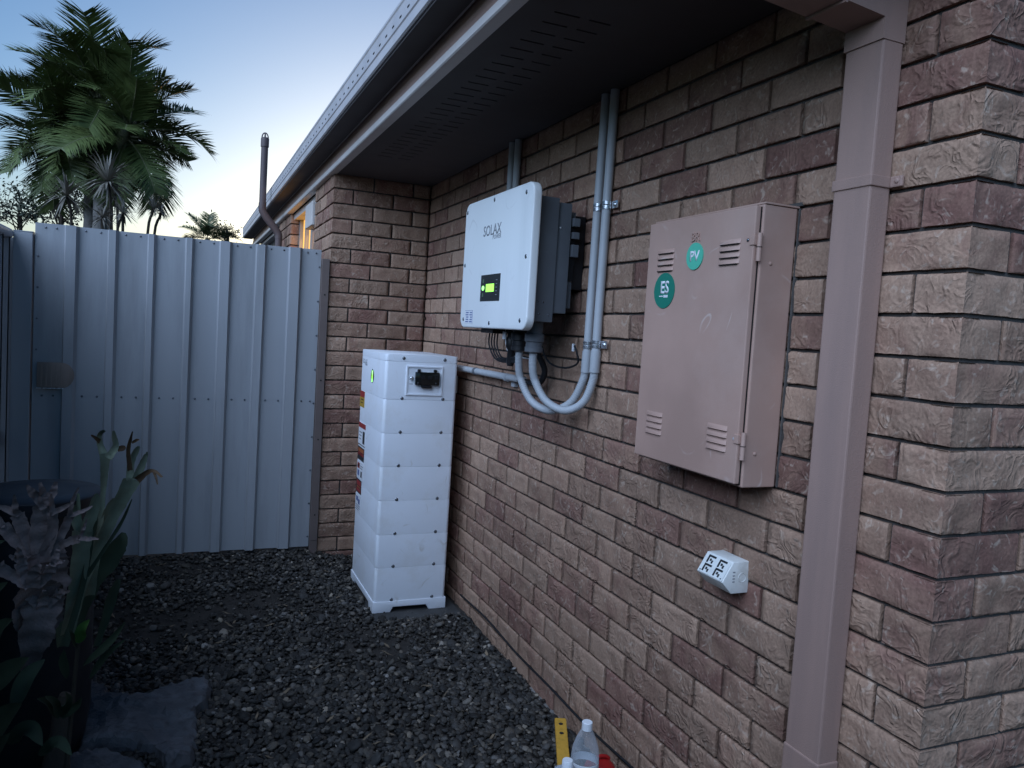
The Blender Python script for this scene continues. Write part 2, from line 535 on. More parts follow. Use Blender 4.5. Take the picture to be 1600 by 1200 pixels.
def pet_mat():
    m = bpy.data.materials.new('clear_thin_plastic')
    m.use_nodes = True
    n, l = m.node_tree.nodes, m.node_tree.links
    p = n['Principled BSDF']
    p.inputs['Base Color'].default_value = (0.75, 0.78, 0.82, 1)
    p.inputs['Roughness'].default_value = 0.1
    t = n.new('ShaderNodeBsdfTransparent'); t.inputs[0].default_value = (0.95, 0.97, 0.98, 1)
    f = n.new('ShaderNodeLayerWeight'); f.inputs['Blend'].default_value = 0.35
    r_ = n.new('ShaderNodeMapRange'); r_.inputs['To Min'].default_value = 0.13; r_.inputs['To Max'].default_value = 0.75
    l.new(f.outputs['Facing'], r_.inputs['Value'])
    x = n.new('ShaderNodeMixShader'); l.new(r_.outputs[0], x.inputs[0]); l.new(t.outputs[0], x.inputs[1]); l.new(p.outputs[0], x.inputs[2])
    l.new(x.outputs[0], n['Material Output'].inputs[0])
    return m


M['pet'] = pet_mat()

# ================================================================== THE SETTING
def ground_z(x, y):
    k = min(max((y - 2.5) / 1.05, 0), 1)
    return -2.062 + 0.0125 * min(max(y, -3), 3.6) + 0.052 * k * k * (3 - 2 * k) * min(1, max(0.0, (-0.35 - x) / 0.3)) + 0.012 * (noise.noise(Vector((x * 2.1, y * 2.1, 3))))


gb = B()
nx, ny = 46, 70
xs = [-60, -20, -8] + [-3 + 3.4 * i / 40 for i in range(41)] + [8, 60]
ys = [-60, -20, -6] + [-2 + 6 * i / 60 for i in range(61)] + [8, 15, 30, 80, 300]
gv = [[gb.verts.new((x, y, ground_z(x, y) - 0.008)) for y in ys] for x in xs]
for i in range(len(xs) - 1):
    for j in range(len(ys) - 1):
        gb.faces.new([gv[i][j], gv[i + 1][j], gv[i + 1][j + 1], gv[i][j + 1]])
setp(obj('ground', gb, M['soil'], None, 60), kind='structure')


def ico(sub):
    b = bmesh.new()
    bmesh.ops.create_icosphere(b, subdivisions=sub, radius=1)
    b.verts.ensure_lookup_table()
    V = np.array([v.co[:] for v in b.verts])
    F = np.array([[v.index for v in f.verts] for f in b.faces])
    b.free()
    return V, F


def stones(n, x0, x1, y0, y1, sub, smin, smax, lift):
    V, F = ico(sub)
    variants = []
    for k in range(14):
        d = rng.normal(size=(5, 3)); d /= np.linalg.norm(d, axis=1)[:, None]
        f = 1 + 0.22 * (np.maximum(V @ d.T, 0) ** 2 * rng.uniform(-1, 1, 5)).sum(1) + rng.normal(0, 0.06, len(V))
        variants.append(V * f[:, None])
    variants = np.array(variants)
    c = np.c_[rng.uniform(x0, x1, n), rng.uniform(y0, y1, n)]
    z = np.array([ground_z(a, b) for a, b in c]) + lift + rng.uniform(-0.004, 0.008, n)
    s = smin + (smax - smin) * rng.beta(1.6, 3.0, n)
    sc = np.c_[s * rng.uniform(0.8, 1.35, n), s * rng.uniform(0.75, 1.1, n), s * rng.uniform(0.42, 0.75, n)]
    a = rng.uniform(0, 2 * np.pi, n)
    tx, ty = rng.normal(0, 0.28, n), rng.normal(0, 0.28, n)
    P = variants[rng.integers(0, 14, n)] * sc[:, None, :]
    ca, sa = np.cos(a)[:, None], np.sin(a)[:, None]
    X = P[:, :, 0] * ca - P[:, :, 1] * sa
    Y = P[:, :, 0] * sa + P[:, :, 1] * ca
    Z = P[:, :, 2] + X * tx[:, None] + Y * ty[:, None]
    W3 = np.stack([X + c[:, :1], Y + c[:, 1:2], Z + z[:, None]], 2)
    g = np.clip(rng.lognormal(-3.5, 0.75, n), 0.008, 0.24)
    hue = rng.random(n)
    tone = np.stack([g * (1.06 + 0.2 * hue), g * (0.99 + 0.05 * hue), g * (0.93 - 0.14 * hue), np.ones(n)], 1)
    return W3, F, tone


def stone_mesh(name, sets, material):
    vs, fs, ts, off = [], [], [], 0
    for W3, F, tone in sets:
        n, k, _ = W3.shape
        vs.append(W3.reshape(-1, 3))
        fs.append((F[None] + (off + np.arange(n) * k)[:, None, None]).reshape(-1, 3))
        ts.append(np.repeat(tone, k, axis=0))
        off += n * k
    vs = np.concatenate(vs); vs[:, 2] += H
    fs = np.concatenate(fs); ts = np.concatenate(ts)
    me = bpy.data.meshes.new(name)
    me.vertices.add(len(vs)); me.vertices.foreach_set('co', vs.ravel())
    me.loops.add(fs.size); me.loops.foreach_set('vertex_index', fs.ravel().astype(np.int32))
    me.polygons.add(len(fs))
    me.polygons.foreach_set('loop_start', np.arange(0, fs.size, 3, dtype=np.int32))
    me.polygons.foreach_set('loop_total', np.full(len(fs), 3, dtype=np.int32))
    me.polygons.foreach_set('use_smooth', np.ones(len(fs), dtype=bool))
    at_ = me.attributes.new('tone', 'FLOAT_COLOR', 'POINT')
    at_.data.foreach_set('color', ts.ravel().astype(np.float32))
    me.update(calc_edges=True)
    me.materials.append(material)
    o = bpy.data.objects.new(name, me)
    COL.objects.link(o)
    return o


def keep(sset):
    """no stones inside the battery slab, the wall or the drum"""
    W3, F, tone = sset
    c = W3.mean(1)
    ok = ~((c[:, 0] > -0.47) & (c[:, 0] < -0.0) & (c[:, 1] > 2.56) & (c[:, 1] < 3.3))
    ok &= ~((c[:, 0] > -0.63) & (c[:, 1] > 3.57))
    bare = np.array([noise.noise(Vector((p[0] * 2.6, p[1] * 2.0, 8.0))) + (0.25 if p[1] > 2.6 else 0) for p in c])
    ok &= rng.random(len(c)) > np.clip((bare - 0.12) * 2.2, 0, 0.85)
    return W3[ok], F, tone[ok]


sets = [keep(stones(20000, -2.2, -0.012, 0.5, 2.3, 2, 0.0045, 0.019, 0.000)),
        keep(stones(13000, -2.2, -0.012, 2.3, 3.62, 1, 0.005, 0.019, 0.000)),
        keep(stones(2500, -2.2, -0.012, -1.6, 0.5, 1, 0.008, 0.022, 0.000)),
        (lambda q: q)(stones(9000, -2.2, -0.012, 0.5, 3.6, 1, 0.0022, 0.0052, -0.006)),
        keep(stones(140, -2.2, -0.02, 0.6, 3.6, 2, 0.016, 0.03, 0.004))]
setp(stone_mesh('gravel', sets, M['gravel']), kind='stuff')

b = B()
rr = random.Random(77)
for i in range(130):
    x, y = rr.uniform(-2.1, -0.06), rr.uniform(0.7, 3.5)
    if x > -0.5 and 2.5 < y < 3.35: continue
    z = ground_z(x, y) + rr.uniform(0.008, 0.016)
    a_, L, w = rr.uniform(0, 6.3), rr.uniform(0.012, 0.034), rr.uniform(0.0025, 0.007)
    d = Vector((math.cos(a_), math.sin(a_), rr.uniform(-0.3, 0.3))) * L; t = Vector((-math.sin(a_), math.cos(a_), rr.uniform(-0.3, 0.3))) * w
    p = Vector((x, y, z)); up = Vector((0, 0, L * rr.uniform(0.05, 0.25)))
    v = [b.verts.new(q) for q in (p - d, p - d * 0.2 + t, p - d * 0.2 - t, p + d * 0.4 + t * 0.8 + up, p + d * 0.4 - t * 0.8 + up, p + d + up * 0.6)]
    b.faces.new([v[0], v[2], v[1]]); b.faces.new([v[1], v[2], v[4], v[3]]); b.faces.new([v[3], v[4], v[5]])
setp(obj('leaf_litter', b, M['litter']), kind='stuff')

# ================================================================== THE HOUSE
LY, WX = 3.585, -0.585
house = thing('brick_house', (0.0, 0.0, -2.3), 'single storey brown rock faced brick house under a low eave', 'house')
CH = 0.086


def wallobj(name, bm, material, **k):
    return obj(name, bm, material, house, **k)


# mortar bodies of the walls (bricks stand 11 mm proud)
MD = 0.0105
b = B(); box(b, MD, 0.6, 0.006, LY + 0.3, -2.3, 0.3)
wall_main = setp(wallobj('wall', b, M['mortar']), 'long brick wall carrying the inverter and the meter box')
b = B(); box(b, 0.601, 3.2, 0.006, 1.2, -2.3, 0.8)
wall_end = setp(wallobj('wall', b, M['mortar']), 'end face of the wall beside the near corner')
b = B(); box(b, WX + MD, 0.0, LY + MD, 4.27, -2.3, 0.3)
wall_ret = setp(wallobj('wall', b, M['mortar']), 'short return wall behind the battery')
b = B(); box(b, WX + MD, 0.0, 5.571, 6.4, -2.3, 0.28)
wall_pier = setp(wallobj('wall', b, M['mortar']), 'brick pier beyond the lit window')
b = B()
box(b, -0.02, 0.4, 4.271, 5.57, -2.3, 0.28)
box(b, -0.5, 0.4, 6.401, 9.2, -2.3, -0.9)
box(b, -0.3, 0.4, 6.401, 9.2, -0.899, 0.3)
setp(wallobj('wall', b, M['mortar']), 'plain wall around the far windows')

# ---- bricks
brick_cache = {}


VROW = [0.0, 0.05, 0.27, 0.5, 0.73, 0.93, 1.0]


def grid_face(bm, P0, U, Vv, N, lu, lv, seed, nu, nv, amp):
    rows = []
    for j in range(nv + 1):
        row = []
        for i in range(nu + 1):
            u, v = i / nu, VROW[j]
            du, dv = min(u, 1 - u) * lu, min(v, 1 - v) * lv
            w = min(1, du / 0.004) * min(1, dv / 0.004)
            q = Vector((u * lu * 22, v * lv * 22, seed * 7.3))
            h = 0.05 + 0.85 * noise.noise(q) + 0.55 * (0.5 - 2 * abs(noise.noise(q * 1.7 + Vector((9, 2, 0)))))
            h = max(-0.8, h)
            e = noise.noise(Vector((u * lu * 40, v * lv * 40, seed * 3.1 + 50))) * 0.0016
            p = P0 + U * (u * lu) + Vv * (v * lv) + N * (amp * w * h)
            if j == nv and 0 < i < nu: p = p - N * (0.0038 + 0.0015 * noise.noise(q * 1.4))
            if j == nv and i in (0, nu): p = p - N * 0.002
            if j in (0, nv): p = p + Vv * e * (1 if 0 < i < nu else 0)
            row.append(bm.verts.new(p))
        rows.append(row)
    for j in range(nv):
        for i in range(nu):
            f = bm.faces.new([rows[j][i], rows[j][i + 1], rows[j + 1][i + 1], rows[j + 1][i]])
            f.smooth = True
            if f.normal.dot(N) < 0:
                pass
    return rows


def brick_bm(a, b_, fx, fy, seed):
    """brick with its corner at the origin, spanning a in x and b_ in y, courses 76 mm; faces -x (fx) and -y (fy) rock faced"""
    hz = 0.0775
    bm = bmesh.new()
    X, Y, Z = Vector((1, 0, 0)), Vector((0, 1, 0)), Vector((0, 0, 1))
    z0 = -hz / 2
    amp = 0.0066
    ends = []
    if fx:
        n_ = max(4, int(b_ / 0.0145))
        g = grid_face(bm, Vector((0, b_, z0)), -Y, Z, -X, b_, hz, seed, n_, 6, amp)
        for row in (g[0], g[-1]): ends.append((row, X * min(a, 0.05)))
        ends.append(([r[0] for r in g], X * min(a, 0.05)))
        if not fy: ends.append(([r[-1] for r in g], X * min(a, 0.05)))
    if fy:
        n_ = max(4, int(a / 0.0145))
        g2 = grid_face(bm, Vector((0, 0, z0)), X, Z, -Y, a, hz, seed + 31, n_, 6, amp)
        for row in (g2[0], g2[-1]): ends.append((row, Y * min(b_, 0.05)))
        ends.append(([r[-1] for r in g2], Y * min(b_, 0.05)))
        if not fx: ends.append(([r[0] for r in g2], Y * min(b_, 0.05)))
    for row, d in ends:
        back = [bm.verts.new(row[0].co + d), bm.verts.new(row[-1].co + d)]
        f = bm.faces.new(row + [back[1], back[0]])
        f.smooth = False
    bmesh.ops.remove_doubles(bm, verts=bm.verts[:], dist=1e-5)
    bmesh.ops.recalc_face_normals(bm, faces=bm.faces[:])
    if fx and fy:
        for e in bm.edges:
            if all(abs(v.co.x) < 1e-4 and abs(v.co.y) < 1e-4 for v in e.verts): e.smooth = False
    return bm


def brick_mesh(a, b_, fx, fy, var):
    k = (round(a, 3), round(b_, 3), fx, fy, var)
    if k not in brick_cache:
        bm = brick_bm(a, b_, fx, fy, hash(k) % 97)
        # make the faces look outward
        c = Vector((a / 2, b_ / 2, 0))
        for f in bm.faces:
            if f.normal.dot(f.calc_center_median() - c) < 0: f.normal_flip()
        me = bpy.data.meshes.new('brick')
        bm.to_mesh(me); bm.free()
        me.materials.append(M['brick'])
        brick_cache[k] = me
    return brick_cache[k]


bricks = []   # (x, y, zc, a, b, fx, fy, wall)


def course_z(k):
    return -CH * k - CH / 2


for k in range(-3, 24):
    z = course_z(k)
    even = k % 2 == 0
    # near corner brick and main wall
    bricks.append((0, 0, z, 0.11 if even else 0.23, 0.23 if even else 0.11, True, True, wall_main))
    y = 0.24 if even else 0.12
    while y < LY - 0.02:
        L = min(0.23, LY - 0.004 - y)
        if L > 0.03: bricks.append((0, y, z, 0.06, L, True, False, wall_main))
        y += 0.24
    # end face
    x = 0.12 if even else 0.24
    while x < 1.3:
        bricks.append((x, 0, z, 0.23, 0.06, False, True, wall_end))
        x += 0.24
    # return wall corner, return wall, side wall
    bricks.append((WX, LY, z, 0.11 if even else 0.23, 0.23 if even else 0.11, True, True, wall_ret))
    x = WX + (0.12 if even else 0.24)
    while x < -0.015:
        L = min(0.23, -0.004 - x)
        if L > 0.03: bricks.append((x, LY, z, L, 0.06, False, True, wall_ret))
        x += 0.24
    y = LY + (0.24 if even else 0.12)
    while y < 4.26:
        L = min(0.23, 4.27 - y)
        if L > 0.03: bricks.append((WX, y, z, 0.06, L, True, False, wall_ret))
        y += 0.24
    if k < 4:
        bricks.append((WX, 5.56, z, 0.085, 0.23 if even else 0.11, True, True, wall_pier))
        y = 5.56 + (0.24 if even else 0.12)
        while y < 6.38:
            L = min(0.23, 6.4 - y)
            if L > 0.03: bricks.append((WX, y, z, 0.06, L, True, False, wall_pier))
            y += 0.24
for k in range(-9, -3):          # the end face runs on up past the soffit
    z = course_z(k)
    even = k % 2 == 0
    x = 0 if even else 0.0
    bricks.append((0, 0, z, 0.11 if even else 0.23, 0.06, True, True, wall_end))
    x = 0.12 if even else 0.24
    while x < 1.3:
        bricks.append((x, 0, z, 0.23, 0.06, False, True, wall_end)); x += 0.24

OCC = [((-0.13, 0.455, -0.945), (0, 0.915, -0.262)), ((-0.26, 1.45, -0.59), (0, 2.14, -0.08)), ((-0.455, 2.66, -2.03), (-0.085, 3.2, -0.74)),
       ((-0.06, 0.19, -2.2), (0, 0.29, 0.1)), ((-2.07, 3.55, -1.98), (-0.595, 3.6, -0.19)), ((-0.72, 0.0, 0.255), (-0.02, 9, 0.5))]


def blocked(p):
    d = p - CAM
    for lo, hi in OCC:
        t0, t1 = 0.0, 0.985
        for i in range(3):
            a_, b_ = (lo[i] - CAM[i]) / d[i], (hi[i] - CAM[i]) / d[i]
            if a_ > b_: a_, b_ = b_, a_
            t0, t1 = max(t0, a_), min(t1, b_)
        if t0 < t1: return True
    return False


def shown(bk):
    x, y, z, a, b_, fx, fy, w = bk
    tot = 0
    for flag, du in ((fx, (0, b_, 0)), (fy, (a, 0, 0))):
        if not flag: continue
        o = np.array([x, y, z - 0.038]); du = np.array(du); dv = np.array([0, 0, 0.076])
        q, dep = project([o, o + du, o + du + dv, o + dv])
        if dep.min() < 0.1: continue
        A = 0.5 * abs(sum(q[i][0] * q[(i + 1) % 4][1] - q[(i + 1) % 4][0] * q[i][1] for i in range(4)))
        ok = 0
        for u in (0.08, 0.3, 0.5, 0.7, 0.92):
            for v in (0.15, 0.5, 0.85):
                p = o + du * u + dv * v
                s, _ = project([p])
                if 0 <= s[0][0] <= 1600 and 0 <= s[0][1] <= 1200 and not blocked(p): ok += 1
        tot += A * ok / 15
    return tot


score = [shown(bk) for bk in bricks]
order = sorted(range(len(bricks)), key=lambda i: -score[i])
single = set(order[:300])
far = bmesh.new()
lay = far.verts.layers.float_color.new('tone')
for i, (x, y, z, a, b_, fx, fy, w) in enumerate(bricks):
    rr = random.Random(i * 13 + 5)
    t = rr.choice([0.12, 0.22, 0.3, 0.38, 0.45, 0.52, 0.62, 0.74, 0.86]) + rr.uniform(-0.06, 0.06)
    tone = (min(1, max(0, t)), rr.random(), rr.random(), 1)
    me = brick_mesh(a, b_, fx, fy, rr.randrange(7))
    dx, dy = rr.uniform(-0.0015, 0.0015), rr.uniform(-0.0015, 0.0015)
    loc = Vector((x + (dx if fx and not fy else 0), y + (dy if fy and not fx else 0), z))
    if i in single:
        o = bpy.data.objects.new('brick', me)
        o.color = tone
        o.parent = w
        o.location = loc + Vector((0, 0, H)) - wloc(w)
        COL.objects.link(o)
    else:
        vm = [far.verts.new(v.co + loc) for v in me.vertices]
        for v in vm: v[lay] = tone
        for p in me.polygons:
            f = far.faces.new([vm[k] for k in p.vertices]); f.smooth = p.use_smooth
fo = wallobj('brick', far, M['brick_far'])
fo['kind'] = 'stuff'

# concrete footing showing as a strip above the gravel
b = B(); box(b, -0.012, 0.02, 0.02, LY, -2.25, -2.052, 0.004); box(b, WX - 0.01, 0, LY - 0.01, LY + 0.03, -2.25, -2.064, 0.004)
wallobj('footing', b, M['concrete'])

# ---- soffit over the recess, with its rows of slots cut through
b = B()
SZ = 0.252
cols = [(-0.483, -0.407), (-0.378, -0.312)]
edges = [-0.572, -0.483, -0.407, -0.378, -0.312, -0.002]
sy0 = 0.02
slots = {0: [], 1: []}
for c, off in ((0, 0.0), (1, 0.0)):
    y = 0.895 + off
    while y < 3.0:
        slots[c].append((y - 0.0045, y + 0.0045)); y += 0.0755
for i in range(5):
    c = {1: 0, 3: 1}.get(i)
    x0, x1 = edges[i], edges[i + 1]
    ylist = [sy0]
    if c is not None:
        for s0, s1 in slots[c]: ylist += [s0, s1]
    ylist.append(LY - 0.001)
    for q in range(0, len(ylist), 2):
        box(b, x0, x1, ylist[q], ylist[q + 1], SZ, SZ + 0.006)
bmesh.ops.remove_doubles(b, verts=b.verts[:], dist=1e-5)
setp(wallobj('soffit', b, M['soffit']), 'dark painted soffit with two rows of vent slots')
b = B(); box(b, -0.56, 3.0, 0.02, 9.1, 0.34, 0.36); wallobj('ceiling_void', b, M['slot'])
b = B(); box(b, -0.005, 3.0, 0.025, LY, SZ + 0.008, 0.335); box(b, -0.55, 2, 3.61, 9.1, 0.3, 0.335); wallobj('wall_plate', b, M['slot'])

# ---- fascia board with two mouldings, gutter, roof
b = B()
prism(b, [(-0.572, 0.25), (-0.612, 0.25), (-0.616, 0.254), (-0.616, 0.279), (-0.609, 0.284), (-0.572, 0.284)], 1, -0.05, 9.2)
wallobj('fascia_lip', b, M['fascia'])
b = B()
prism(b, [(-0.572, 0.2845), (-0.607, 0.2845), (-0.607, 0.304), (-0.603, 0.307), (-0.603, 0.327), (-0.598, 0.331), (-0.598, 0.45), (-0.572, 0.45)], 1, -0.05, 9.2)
wallobj('fascia_board_shade_tone', b, M['mauve_pipe'])  # upper fascia toned brown to paint in its weaker light
b = B()
g0 = -0.722
prof = [(-0.602, 0.362), (g0 + 0.006, 0.362), (g0, 0.367), (g0, 0.398), (g0 + 0.004, 0.402), (g0 + 0.004, 0.408), (g0, 0.412), (g0, 0.47),
        (g0 - 0.003, 0.476), (g0 - 0.002, 0.486), (g0 + 0.008, 0.487), (g0 + 0.008, 0.476), (g0 + 0.004, 0.41), (g0 + 0.005, 0.37), (-0.602, 0.37)]
prism(b, prof, 1, -0.06, 9.25)
gut = wallobj('gutter', b, M['gutter'])
b = B(); box(b, g0 + 0.012, -0.6165, -0.06, 9.2, 0.3535, 0.3612); wallobj('gutter_underside_darkener', b, M['soffit'])  # added dark sheet so the light gutter's underside comes out dark
b = B()
y = 0.0
while y < 9.0:
    box(b, g0 - 0.0012, g0 + 0.002, y, y + 0.024, 0.43, 0.4355); y += 0.1
so = obj('overflow_slots', b, M['slot'], gut); so['kind'] = 'stuff'
b = B(); box(b, -0.715, -0.602, 9.25, 9.256, 0.362, 0.487); obj('stop_end', b, M['gutter'], gut)
b = B()
prism(b, [(-0.66, 0.455), (3.2, 1.85), (3.2, 1.81), (-0.66, 0.43)], 1, -0.06, 9.2)
wallobj('roof', b, M['roof'])
b = B(); prism(b, [(-0.66, 0.448), (-0.595, 0.4505), (-0.571, 0.259), (-0.004, 0.259), (-0.004, 0.64)], 1, 0.0, 0.018); wallobj('eave_end_board', b, M['mauve_pipe'])

# ---- far window in its shallow recess
win = wallobj('window', box(B(), -0.502, -0.46, 4.28, 5.558, -1.2, -1.15, 0.004), M['alu'])
b = B()
for (ya, yb) in ((4.28, 4.32), (4.86, 4.93), (5.19, 5.23), (5.52, 5.558)):
    box(b, -0.515, -0.465, ya, yb, -1.149, 0.2)
obj('frame', b, M['alu'], win)
for (ya, yb, mm) in ((4.321, 4.859, 'dark_pane'), (4.931, 5.189, 'amber'), (5.231, 5.519, 'amber')):
    obj('pane', box(B(), -0.488, -0.482, ya, yb, -1.149, 0.2), M[mm], win)
b = B(); box(b, -0.56, -0.44, 4.275, 5.556, 0.203, 0.249); obj('head', b, M['fascia'], win)
b = B(); box(b, -0.6, -0.53, 4.3, 4.62, 0.03, 0.19, 0.006)
setp(obj('blind_box', b, M['fascia'], win), 'pale box fixed above the near pane')
wl = bpy.data.lights.new('window_glow', 'AREA'); wl.shape = 'RECTANGLE'; wl.size = 0.5; wl.size_y = 0.8; wl.energy = 1.6; wl.color = (1, 0.5, 0.12)
wo = bpy.data.objects.new('window_glow', wl); COL.objects.link(wo); wo.parent = win
wo.location = Vector((-0.495, 5.22, -0.2 + H)) - wloc(win); wo.rotation_euler = (0, math.radians(90), 0)
b = B(); box(b, -0.52, -0.48, 6.41, 9.1, -0.9, -0.86)
w2 = wallobj('window', b, M['alu'])
obj('pane', box(B(), -0.505, -0.5, 6.42, 9.1, -0.859, 0.22), M['dark_pane'], w2)
b = B(); box(b, -0.56, -0.44, 6.41, 9.1, 0.221, 0.249); obj('head', b, M['fascia'], w2)
for yy in (6.41, 7.2, 8.1): obj('mullion', box(B(), -0.525, -0.506, yy, yy + 0.06, -0.859, 0.22), M['alu'], w2)

# ================================================================== NEAR DOWNPIPE
dp = thing('downpipe', (-0.03, 0.24, -2.06), 'mauve brown rectangular downpipe beside the near brick corner', 'downpipe')
py0, py1 = 0.191, 0.291
obj('shaft', box(B(), -0.06, -0.004, py0, py1, -1.515, 0.06, 0.004), M['mauve_pipe'], dp)
obj('lower_shaft', box(B(), -0.063, -0.003, py0 - 0.003, py1 + 0.003, -2.07, -1.5, 0.004), M['mauve_pipe'], dp)
b = B(); prism(b, [(-0.003, 0.045), (-0.064, 0.045), (-0.064, 0.088), (-0.40, 0.118), (-0.655, 0.26), (-0.655, 0.364), (-0.715, 0.364), (-0.715, 0.31), (-0.5, 0.2), (-0.12, 0.168), (-0.003, 0.152)], 1, py0 - 0.002, py1 + 0.002, 0.0)
obj('elbow', b, M['mauve_pipe'], dp)
obj('elbow_joint', box(B(), -0.175, -0.168, py0 - 0.004, py1 + 0.004, 0.092, 0.18), M['mauve_pipe'], dp)
b = B(); box(b, -0.0635, -0.001, py0 - 0.0035, py1 + 0.0035, -0.252, -0.229, 0.002)
br = obj('bracket', b, M['mauve_pipe'], dp)
b = B(); box(b, -0.012, -0.004, py0 - 0.034, py0 - 0.004, -0.252, -0.229, 0.003); dome(b, (-0.012, py0 - 0.022, -0.24), 0, 0.006, 0.004); obj('bracket_lug', b, M['mauve_pipe'], br)

# ================================================================== METER BOX
bx0, by0, by1, bz0, bz1 = -0.118, 0.455, 0.915, -0.943, -0.262
mb = thing('meter_box', (-0.06, 0.685, bz0), 'mauve painted steel meter box with two round green stickers on its door', 'meter box')
b = B(); box(b, bx0 + 0.012, -0.006, by0, by1, bz0, bz1, 0.003)
obj('case', b, M['mauve'], mb)
b = B(); box(b, bx0 + 0.0085, bx0 + 0.0118, by0 + 0.007, by1 - 0.004, bz0 + 0.006, bz1 - 0.006)
obj('door_gap', b, M['slot'], mb)
b = B(); box(b, -0.125, bx0 + 0.0078, by0 + 0.006, by1 - 0.001, bz0 + 0.008, bz1 - 0.004, 0.003)
door = obj('door', b, M['mauve'], mb)
b = B(); box(b, bx0 + 0.012, -0.002, by0 - 0.003, by1 + 0.003, bz1 + 0.0005, bz1 + 0.005, 0.001); obj('rain_lip', b, M['mauve'], mb)
FX = -0.125


def louvre(bm, yc, zc, w):
    # a pressed half-round hood open at its lower edge
    n, ht, dp_ = 5, 0.0115, 0.006
    ys = [yc - w / 2, yc - w / 2 + 0.005, yc + w / 2 - 0.005, yc + w / 2]
    rows = []
    for q, yv in enumerate(ys):
        k = 0.15 if q in (0, 3) else 1.0
        rows.append([bm.verts.new((FX - dp_ * k * math.sin(math.pi * 0.5 * t / n), yv, zc + ht / 2 - ht * t / n)) for t in range(n + 1)])
    for q in range(3):
        for t in range(n):
            f = bm.faces.new([rows[q][t], rows[q][t + 1], rows[q + 1][t + 1], rows[q + 1][t]]); f.smooth = True
    for q in range(3):
        a_, b_ = rows[q][n], rows[q + 1][n]
        bm.faces.new([a_, b_, bm.verts.new((FX + 0.001, b_.co.y, b_.co.z + 0.001)), bm.verts.new((FX + 0.001, a_.co.y, a_.co.z + 0.001))])


for yc, z0, z1 in ((0.823, -0.349, -0.398), (0.547, -0.346, -0.395), (0.822, -0.806, -0.857), (0.541, -0.805, -0.857)):
    for k in range(4):
        b = B(); louvre(b, yc, z0 + (z1 - z0) * k / 3, 0.079); obj('louvre', b, M['mauve'], door)
        if z0 > -0.6:
            b = B(); box(b, FX - 0.0048, FX - 0.0004, yc - 0.034, yc + 0.034, z0 + (z1 - z0) * k / 3 - 0.0078, z0 + (z1 - z0) * k / 3 - 0.0055); obj('louvre_opening', b, M['slot'], door)


def disc(bm, yc, zc, r, x0, x1, n=48):
    return prism(bm, [(yc + r * math.cos(2 * math.pi * k / n), zc + r * math.sin(2 * math.pi * k / n)) for k in range(n)], 0, x0, x1)


RT, UP = (0, -1, 0), (0, 0, 1)
pv = setp(obj('sticker', disc(B(), 0.687, -0.372, 0.0355, FX - 0.0032, FX - 0.0002), M['mint'], door), 'mint green round PV sticker')
obj('lettering', text_bm('PV', 0.037, (FX - 0.0033, 0.687, -0.373), RT, UP, 0.0004, bold=0.03), M['paper'], pv)
es = setp(obj('sticker', disc(B(), 0.818, -0.459, 0.0495, FX - 0.0022, FX - 0.0002), M['forest'], door), 'larger dark green round ES sticker')
obj('lettering', text_bm('ES', 0.048, (FX - 0.0023, 0.816, -0.452), RT, UP, 0.0004, bold=0.026, sx=0.92), M['paper'], es)
b = B(); box(b, FX - 0.0028, FX - 0.0021, 0.798, 0.818, -0.4785, -0.4715); box(b, FX - 0.0028, FX - 0.0021, 0.821, 0.84, -0.476, -0.473); obj('small_print', b, M['paper'], es)
obj('embossed_lettering', text_bm('BR', 0.034, (FX - 0.0002, 0.69, -0.322), RT, UP, 0.0032, bold=0.0), M['mauve'], door)
for yy, zz in ((0.482, -0.347), (0.474, -0.826)):
    b = B(); dome(b, (FX, yy, zz), 0, 0.0045, 0.003); obj('rivet', b, M['screw'] if zz > -0.5 else M['conduit'], door)
for zt in (-0.332, -0.808):
    b = B()
    tube(b, [(-0.116, by0 - 0.004, zt - 0.066), (-0.116, by0 - 0.004, zt)], 0.0062, 10)
    h_ = obj('hinge', b, M['mauve'], mb, 40)
    b = B(); box(b, -0.128, -0.118, by0 + 0.002, by0 + 0.018, zt - 0.028, zt - 0.006, 0.001); obj('hinge_leaf', b, M['mauve'], h_)
    b = B(); tube(b, [(-0.116, by0 - 0.004, zt - 0.034), (-0.116, by0 - 0.004, zt - 0.032)], 0.0068, 10); obj('hinge_ring', b, M['slot'], h_)
for zz in (-0.40, -0.86):
    b = B(); dome(b, (-0.075, by0, zz), 1, 0.005, 0.003); obj('screw', b, M['mauve'], mb)
b = B()
for (ya, yb, za, zb) in ((by0 - 0.006, by0 - 0.001, bz0, bz1), (by1 + 0.001, by1 + 0.009, bz0, bz1), (by0 - 0.012, by1 + 0.009, bz1 + 0.006, bz1 + 0.015)):
    box(b, -0.004, 0.008, ya, yb, za, zb, 0.001)
obj('sealant', b, M['mortar'], mb)

# ================================================================== POWER OUTLET
po = thing('power_outlet', (0, 0.58, -1.234), 'white angled double power outlet low on the brick wall', 'power outlet')
b = B(); prism(b, [(-0.0, -1.152), (-0.0, -1.234), (-0.053, -1.234), (-0.083, -1.203), (-0.052, -1.152)], 1, 0.525, 0.632, 0.0022)
obj('housing', b, M['outlet'], po, 40)
fp = np.array([-0.052, -1.152]); fq = np.array([-0.083, -1.203])
fd = (fq - fp) / np.linalg.norm(fq - fp); fn = np.array([fd[1], -fd[0]])


def on_face(u, y, d=0.0):
    q = fp + fd * u + fn * d
    return (q[0], y, q[1])


def face_box(bm, u0, u1, y0, y1, d0, d1):
    prism(bm, [tuple(fp + fd * u0 + fn * d0), tuple(fp + fd * u1 + fn * d0), tuple(fp + fd * u1 + fn * d1), tuple(fp + fd * u0 + fn * d1)], 1, y0, y1)


